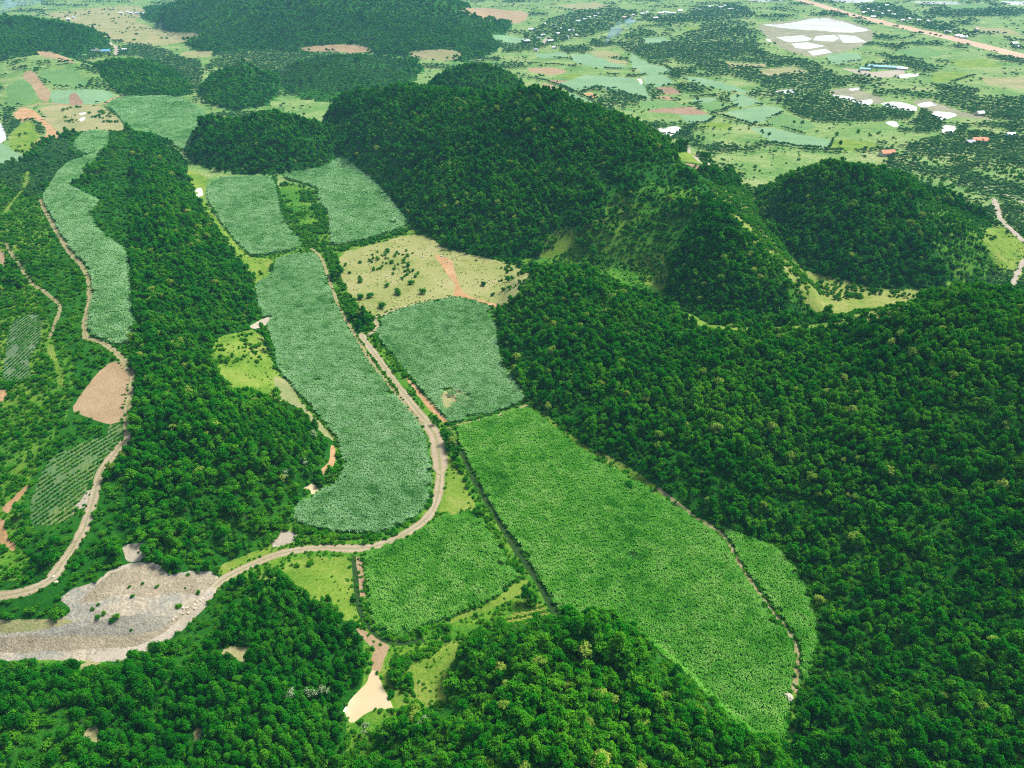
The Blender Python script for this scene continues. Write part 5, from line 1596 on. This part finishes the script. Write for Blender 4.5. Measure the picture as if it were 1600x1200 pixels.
MATNAME = [r['mat'].name for r in REG] + ['']
tp = field_points(100, 620, 1.9)
tz = height(tp[:, 0], tp[:, 1])
tu, tv_, _ = project(np.column_stack([tp, tz]))
tp = tp[(tu > -60) & (tu < 1660) & (tv_ > -40) & (tv_ < 1240)]
tq = classify(tp[:, 0], tp[:, 1])
tn = np.array(MATNAME, object)[tq]
tnoise = fbm(tp[:, 0] / 7, tp[:, 1] / 7, 55, 3)
tw, _ = hill_t(tp[:, 0], tp[:, 1])
tr_ = RNG.uniform(0, 1, len(tp))
tufts('grass tufts and weeds on the lime green meadows', tp[(tn == 'lime_grass') & (tnoise > .50) & (tr_ < .4)], .12, .36, PROTO['shrub'])
tufts('weeds and grass tufts on the dry pasture', tp[(tn == 'dry_pasture') & (tnoise > .52) & (tr_ < .3)], .12, .32, PROTO['shrub'])
tufts('coarse grass tufts on the rough valley ground', tp[((tn == 'rough_grass') | ((tq < 0) & (tw < 0))) & (tnoise > .42) & (tr_ < .6)], .2, .6, PROTO['shrub'] + PROTO['darkshrub'][:1])
for i, r in enumerate(REG):
    if r['mat'].name in ('planted_rows', 'planted_rows_yellow', 'lime_rows') and 'poly' in r:
        w = r['poly'][:, :2]
        ang = {'planted_rows': 1.35, 'planted_rows_yellow': 1.0, 'lime_rows': .25}[r['mat'].name]
        ca_, sa_ = math.cos(ang), math.sin(ang)
        m0 = w.mean(0)
        e_ = np.linalg.norm(w - m0, axis=1).max()
        A, B = np.meshgrid(np.arange(-e_, e_, .75), np.arange(-e_, e_, 2.3))
        A = A + RNG.uniform(-.3, .3, A.shape)
        B = B + RNG.uniform(-.25, .25, B.shape)
        q_ = np.column_stack([(m0[0] + A * ca_ - B * sa_).ravel(), (m0[1] + A * sa_ + B * ca_).ravel()])
        k_ = (classify(q_[:, 0], q_[:, 1]) == i) & (fbm(q_[:, 0] / 6, q_[:, 1] / 6, 63, 2) > .34)
        tufts('young plants in rows on the ' + r['label'], q_[k_], .22, .42, PROTO['darkshrub'] if r['mat'].name != 'lime_rows' else PROTO['shrub'])
vx = []
for r in REG:
    if 'line' in r and r['line'][:, 1].mean() < 620 and r['name'] in ('road', 'track', 'path', 'ditch'):
        for e_ in (r['left'], r['right']):
            k = np.repeat(np.arange(len(e_)), 2)
            o_ = (e_ - r['line'])[k]
            o_ /= np.linalg.norm(o_, axis=1)[:, None] + 1e-6
            vx.append(e_[k] + o_ * RNG.uniform(-.25, 1.1, (len(k), 1)) + RNG.normal(0, .5, (len(k), 2)))
vx = np.concatenate(vx)
vx = vx[fbm(vx[:, 0] / 6, vx[:, 1] / 6, 58, 2) > .42]
vq = classify(vx[:, 0], vx[:, 1])
vx = vx[np.array([(r['name'] not in ('road', 'pond', 'quarry')) for r in REG] + [True])[vq]]
tufts('weeds along the verges of tracks and roads', vx, .15, .5, PROTO['shrub'])
ce = []
for r in REG:
    if r['cane'] and r['poly'][:, 1].mean() < 620:
        e_ = r['poly'][:, :2]
        k = np.repeat(np.arange(len(e_)), 3)
        ce.append(e_[k] + RNG.normal(0, .9, (len(k), 2)))
ce = np.concatenate(ce)
ce = ce[fbm(ce[:, 0] / 5, ce[:, 1] / 5, 59, 2) > .40]
cq = COVERS[classify(ce[:, 0], ce[:, 1])]
ce = ce[cq != 'bare']
tufts('weeds along the ragged edges of the cane fields', ce, .25, .75, PROTO['shrub'] + PROTO['darkshrub'])

# ------------------------------------------------------------------ rocks
def rock_mesh(seed, rx, ry, rz):
    rng = np.random.default_rng(seed)
    v, f = ball((0, 0, 0), 1.0, 8, 6)
    d = 1 + .28 * (fbm(v[:, 0] * 2 + seed, v[:, 1] * 2 + v[:, 2] * 1.7, seed, 3) - .5) * 2
    v = v * d[:, None] * np.array((rx, ry, rz))
    v += rng.normal(0, .03, v.shape) * rx
    return v, f


def rock(uv, r, label, group=None, hgt=.7):
    p = T([uv])[0]
    v, f = rock_mesh(int(uv[0]) % 97, r, r * .85, r * hgt)
    o = mesh_obj('rock', v, f, ROCK)
    o.location = (p[0], p[1], p[2] + r * .25)
    o.rotation_euler = (0, 0, RNG.uniform(0, 6))
    return tag(o, label, 'rock', group)


rock((1232, 1093), 1.75, 'big pale boulder at the lower tip of the largest cane field', None, 1.1)
for uv, r, lab in (((574, 445), .9, 'white rock at the left of the dry pasture'), ((579, 479), .9, 'white rock beside the wide bush near the lower pasture edge'), ((604, 432), .8, 'pale rock in middle of the dry pasture'),
                   ((632, 481), 1.0, 'pale rock on the lower border of the dry pasture'), ((690, 401), 1.0, 'white rock high in the orange cutting'), ((696, 403), .8, 'white rock just right of the highest one in the orange cutting'),
                   ((700, 410), .9, 'white rock at right edge of the orange cutting'), ((660, 402), .9, 'white rock left of the orange cutting'), ((84, 901), .6, 'white stone at the edge of the gravel track'), ((88, 910), .7, 'white stone just below the gravel track'),
                   ((428, 854), .6, 'dark gap stone on the pale bank by the lower road')):
    rock(uv, r, lab)
for k in range(14):
    t = k / 13
    rock((272 + 44 * t + RNG.uniform(-6, 6), 962 - 22 * t + RNG.uniform(-8, 8)), RNG.uniform(.35, .7), 'pale loose rock on the lower right of the quarry slope', 'loose rocks on the quarry slope')

# ------------------------------------------------------------------ houses and sheds of the plain
WALLM = [plain_mat('white_wall', (0.72, 0.70, 0.66), .8, .12), plain_mat('cream_wall', (0.62, 0.55, 0.42), .8, .12), plain_mat('pinkish_wall', (0.62, 0.36, 0.34), .8, .12)]
ROOFM = {'white': plain_mat('pale_sheet_roof', (0.72, 0.74, 0.76), .45, .15), 'grey': plain_mat('grey_tile_roof', (0.40, 0.40, 0.42), .7, .2), 'orange': plain_mat('orange_tile_roof', (0.56, 0.19, 0.09), .75, .2),
         'blue': plain_mat('blue_sheet_roof', (0.10, 0.34, 0.55), .45, .12), 'teal': plain_mat('teal_sheet_roof', (0.10, 0.34, 0.38), .6, .12), 'dark': plain_mat('dark_roof', (0.10, 0.11, 0.13), .7, .2), 'pink': plain_mat('pink_roof', (0.65, 0.40, 0.40), .7, .15)}
GLASS = plain_mat('dark_window', (0.03, 0.035, 0.04), .15, .1)
DOORM = plain_mat('brown_door', (0.14, 0.08, 0.05), .6, .1)


def box(x0, x1, y0, y1, z0, z1):
    v = [(x, y, z) for z in (z0, z1) for y in (y0, y1) for x in (x0, x1)]
    return v, [(0, 2, 3, 1), (4, 5, 7, 6), (0, 1, 5, 4), (2, 6, 7, 3), (0, 4, 6, 2), (1, 3, 7, 5)]


HMESH = {}


def house_meshes(kind_, roof):
    key = (kind_, roof)
    if key in HMESH:
        return HMESH[key]
    L, W, H, RH, ov = {'small': (9, 6.5, 3.4, 2.1, .7), 'wide': (15, 8, 3.8, 2.4, .8), 'tall': (8, 8, 7.2, 1.6, .6), 'barn': (58, 10, 3.4, 2.0, 1.0), 'shed': (17, 7, 3.0, 1.5, .8)}[kind_]
    a, b = L / 2, W / 2
    wv = [(-a, -b, -1), (a, -b, -1), (a, b, -1), (-a, b, -1), (-a, -b, H), (a, -b, H), (a, b, H), (-a, b, H), (-a, 0, H + RH - .12), (a, 0, H + RH - .12)]
    wf = [(0, 1, 5, 4), (2, 3, 7, 6), (1, 2, 6, 9, 5), (3, 0, 4, 8, 7)]
    s = RH / b
    e = b + ov
    ze = H + RH - s * e
    tk = .16
    rv = [(-a - ov, -e, ze), (a + ov, -e, ze), (a + ov, 0, H + RH), (-a - ov, 0, H + RH), (a + ov, e, ze), (-a - ov, e, ze)]
    rv += [(x, y, z + tk) for x, y, z in rv]
    rf = [(6, 7, 8, 9), (9, 8, 10, 11), (0, 3, 2, 1), (3, 5, 4, 2), (0, 1, 7, 6), (4, 5, 11, 10), (1, 2, 8, 7), (2, 4, 10, 8), (5, 3, 9, 11), (3, 0, 6, 9)]
    wins = []
    k = max(2, int(L / 3.6))
    for lev in ((1.0, 2.3),) if H < 6 else ((1.0, 2.3), (4.4, 5.8)):
        for q in range(k):
            x = -a + L * (q + .5) / k
            if q == k // 2 and lev[0] < 2:
                continue
            wins.append(box(x - .6, x + .6, -b - .05, -b + .04, *lev))
            wins.append(box(x - .6, x + .6, b - .04, b + .05, *lev))
    x = -a + L * (k // 2 + .5) / k
    HMESH[key] = dict(wall=(wv, wf), roof=(rv, rf), wins=wins, door=box(x - .55, x + .55, -b - .06, -b + .03, -.1, 2.2), mesh={})
    return HMESH[key]


def house(name, uv, kind_, roof, wall, label, cat='house', group=None, rz=None, detail=False):
    p = T([uv])[0]
    H = house_meshes(kind_, roof)
    root = bpy.data.objects.new(name, None)
    C.objects.link(root)
    root.location = (p[0], p[1], p[2])
    root.rotation_euler = (0, 0, RNG.uniform(-.5, .5) if rz is None else rz)
    tag(root, label, cat, group)
    lst = [('wall', H['wall'], WALLM[wall]), ('roof', H['roof'], ROOFM[roof]), ('door', H['door'], DOORM)] + [('window', w, GLASS) for w in (H['wins'] if detail else H['wins'][:6])]
    for q, (nm, (v, f), mt) in enumerate(lst):
        ck = (q, mt.name)
        if ck not in H['mesh']:
            me = bpy.data.meshes.new(nm)
            me.from_pydata(v, [], f)
            me.materials.append(mt)
            me.update()
            H['mesh'][ck] = me
        o = bpy.data.objects.new(nm, H['mesh'][ck])
        C.objects.link(o)
        o.parent = root
    return root


house('long_shed', (1383, 107), 'barn', 'teal', 0, 'long narrow shed with blue-green roof on the plain', 'shed', None, -.42, True)
house('shed', (1351, 110), 'shed', 'teal', 0, 'small blue-green roofed shed left of the long one', 'shed', None, -.3, True)
house('shed', (1409, 109), 'shed', 'white', 0, 'small pale roofed shed right of the long blue-green one', 'shed', None, -.4, True)
house('house', (1385, 243), 'wide', 'orange', 1, 'orange-roofed house beside the hill at right middle', 'house', None, .2, True)
house('house', (1527, 223), 'wide', 'orange', 1, 'larger orange-roofed house among dark trees at right', 'house', None, .1, True)
house('house', (1537, 223), 'small', 'orange', 1, 'small orange-roofed annex right of the larger orange-roofed house', 'house', None, .5, True)
house('house', (1514, 226), 'small', 'grey', 1, 'low grey-roofed annex left of the larger orange-roofed house', 'house', None, .1, True)
house('house', (166, 82), 'wide', 'blue', 0, 'bright blue-roofed shed by the curved road at top left', 'shed', None, .3, True)
house('house', (150, 82), 'wide', 'dark', 0, 'dark-roofed barn left of the blue-roofed shed', 'shed', None, .6, True)
house('house', (195, 80), 'small', 'white', 0, 'pale house right of the curved road at top left', 'house', None, .2, True)
house('house', (1096, 18), 'wide', 'pink', 2, 'pinkish house at the far top, left of the fish ponds', 'house', None, .1, True)
house('house', (1524, 50), 'tall', 'pink', 2, 'tall pinkish house in trees beyond the raw earth road', 'house', None, .4, True)
house('house', (1584, 70), 'wide', 'white', 0, 'white house beside the raw earth road near the right edge', 'house', None, .3, True)
house('house', (976, 29), 'wide', 'pink', 0, 'pinkish white house in the far village above the smoke', 'house', None, .2, True)
house('house', (872, 55), 'wide', 'white', 0, 'wide white-roofed house in the middle of the far village', 'house', None, .1, True)
house('house', (1530, 180), 'small', 'white', 1, 'small pale house by the path right of the ponds', 'house', None, .2, True)
house('house', (1577, 214), 'small', 'white', 0, 'small white house near the right edge above the mixed wood', 'house', None, .1, True)
VILLAGE = [((842, 62), 'grey'), ((848, 57), 'white'), ((879, 47), 'white'), ((850, 39), 'white'), ((866, 41), 'grey'), ((903, 35), 'white'), ((920, 29), 'white'), ((912, 32), 'grey'), ((900, 57), 'white'), ((866, 76), 'white'), ((838, 80), 'grey'),
           ((936, 23), 'white'), ((948, 21), 'grey'), ((986, 31), 'white'), ((990, 25), 'white'), ((1003, 23), 'grey'), ((831, 48), 'white'), ((840, 52), 'grey'), ((893, 50), 'white'), ((884, 60), 'grey'), ((822, 66), 'white'), ((860, 66), 'grey'), ((930, 27), 'white')]
for uv, rf in VILLAGE:
    house('village_house', uv, 'small' if RNG.uniform() < .6 else 'wide', rf, 0, ('white' if rf == 'white' else 'grey') + '-roofed house among the trees of the far village at top centre', 'house', rf + '-roofed houses of the far village at top centre')
for uv, rf in [((1040, 21), 'white'), ((1046, 22), 'white'), ((1053, 22), 'white'), ((1024, 30), 'white'), ((1090, 17), 'white'), ((1120, 11), 'white'), ((1126, 13), 'white'), ((1132, 11), 'grey'), ((1110, 12), 'white'), ((1010, 21), 'grey'), ((1062, 18), 'white'), ((1032, 22), 'white'), ((1142, 16), 'white')]:
    house('village_house', uv, 'wide' if RNG.uniform() < .6 else 'small', rf, 0, ('white' if rf == 'white' else 'grey') + '-roofed house of the far settlement between smoke and fish ponds', 'house', rf + '-roofed houses of the far settlement left of the ponds')
for uv, rf in [((1355, 16), 'white'), ((1362, 19), 'white'), ((1372, 13), 'grey'), ((1378, 23), 'white'), ((1388, 19), 'white'), ((1395, 25), 'white'), ((1405, 26), 'grey'), ((1420, 31), 'white'), ((1435, 33), 'white'), ((1450, 35), 'white'), ((1350, 21), 'white'), ((1505, 60), 'white'), ((1497, 58), 'white'),
               ((1480, 52), 'grey'), ((1590, 75), 'grey'), ((1365, 28), 'white'), ((1410, 33), 'white'), ((1344, 12), 'white'), ((1384, 10), 'white')]:
    house('village_house', uv, 'wide' if RNG.uniform() < .6 else 'small', rf, 0, ('white' if rf == 'white' else 'grey') + '-roofed house along the far side of the raw earth road', 'house', rf + '-roofed houses beyond the raw earth road')
for uv, rf in [((200, 20), 'white'), ((206, 22), 'white'), ((216, 22), 'grey'), ((225, 23), 'white'), ((238, 23), 'white'), ((190, 22), 'white'), ((107, 31), 'white'), ((116, 29), 'white'), ((248, 26), 'grey')]:
    house('village_house', uv, 'wide' if RNG.uniform() < .5 else 'small', rf, 0, ('white' if rf == 'white' else 'grey') + '-roofed house of the far hamlet in the top left valley', 'house', rf + '-roofed houses of the far top left hamlet')

# ------------------------------------------------------------------ smoke and haze
def volume_mat(name, col, dens, noise=None):
    m, n_, l_, out = new_mat(name)
    pv_ = n_.new('ShaderNodeVolumePrincipled')
    pv_.inputs['Color'].default_value = (*col, 1)
    pv_.inputs['Density'].default_value = dens
    pv_.inputs['Anisotropy'].default_value = 0.0
    if noise:
        tc = n_.new('ShaderNodeTexCoord').outputs['Object']
        f = nz(n_, l_, tc, noise, 4, .6)
        r_ = ramp(n_, l_, f, [(.38, (0, 0, 0)), (.7, (1, 1, 1))])
        l_.new(math_n(n_, l_, 'MULTIPLY', r_, dens * 2), pv_.inputs['Density'])
    l_.new(pv_.outputs[0], out.inputs['Volume'])
    return m


def plume(label, uv, path, r0, r1, dens):
    p = T([uv])[0]
    N, K = 10, 12
    vs, fs = [], []
    for i in range(N + 1):
        t = i / N
        c = np.array(path) * t
        c[2] = path[2] * (t ** .7)
        r = (r0 + (r1 - r0) * t) * (0.35 if i in (0,) else .75 if i == N else 1)
        for k in range(K):
            a = 2 * math.pi * k / K
            q = r * (1 + .18 * math.sin(3 * a + i * 1.3) + .1 * math.sin(5 * a - i))
            vs.append((c[0] + q * math.cos(a), c[1] + q * .8 * math.sin(a) , c[2] + 2 + q * .25 * math.sin(a + i)))
    for i in range(N):
        for k in range(K):
            a, b = i * K + k, i * K + (k + 1) % K
            fs.append((a, b, b + K, a + K))
    fs.append(tuple(range(K - 1, -1, -1)))
    fs.append(tuple(N * K + k for k in range(K)))
    o = mesh_obj('smoke', vs, fs, volume_mat('smoke_' + label.split()[0], (.55, .90, 1.0), dens, .03))
    o.location = p
    return tag(o, label, 'smoke', None, 'stuff')


plume('thin bluish smoke plume drifting right over the crop plots of the plain', (944, 74), (62, 70, 46), 5, 24, .07)
plume('whitish smoke over the far top left corner', (8, 20), (60, 140, 50), 30, 70, .012)

hv, hf = box(-12500, 12500, -7000, 12500, -12, 232)
haze = mesh_obj('haze', hv, hf, volume_mat('haze_air', (.32, .78, 1.0), 0.000075))
tag(haze, 'thin pale haze filling the valley air', 'haze', None, 'stuff')
haze.display_type = 'WIRE'
print('OBJECTS', len(C.objects))
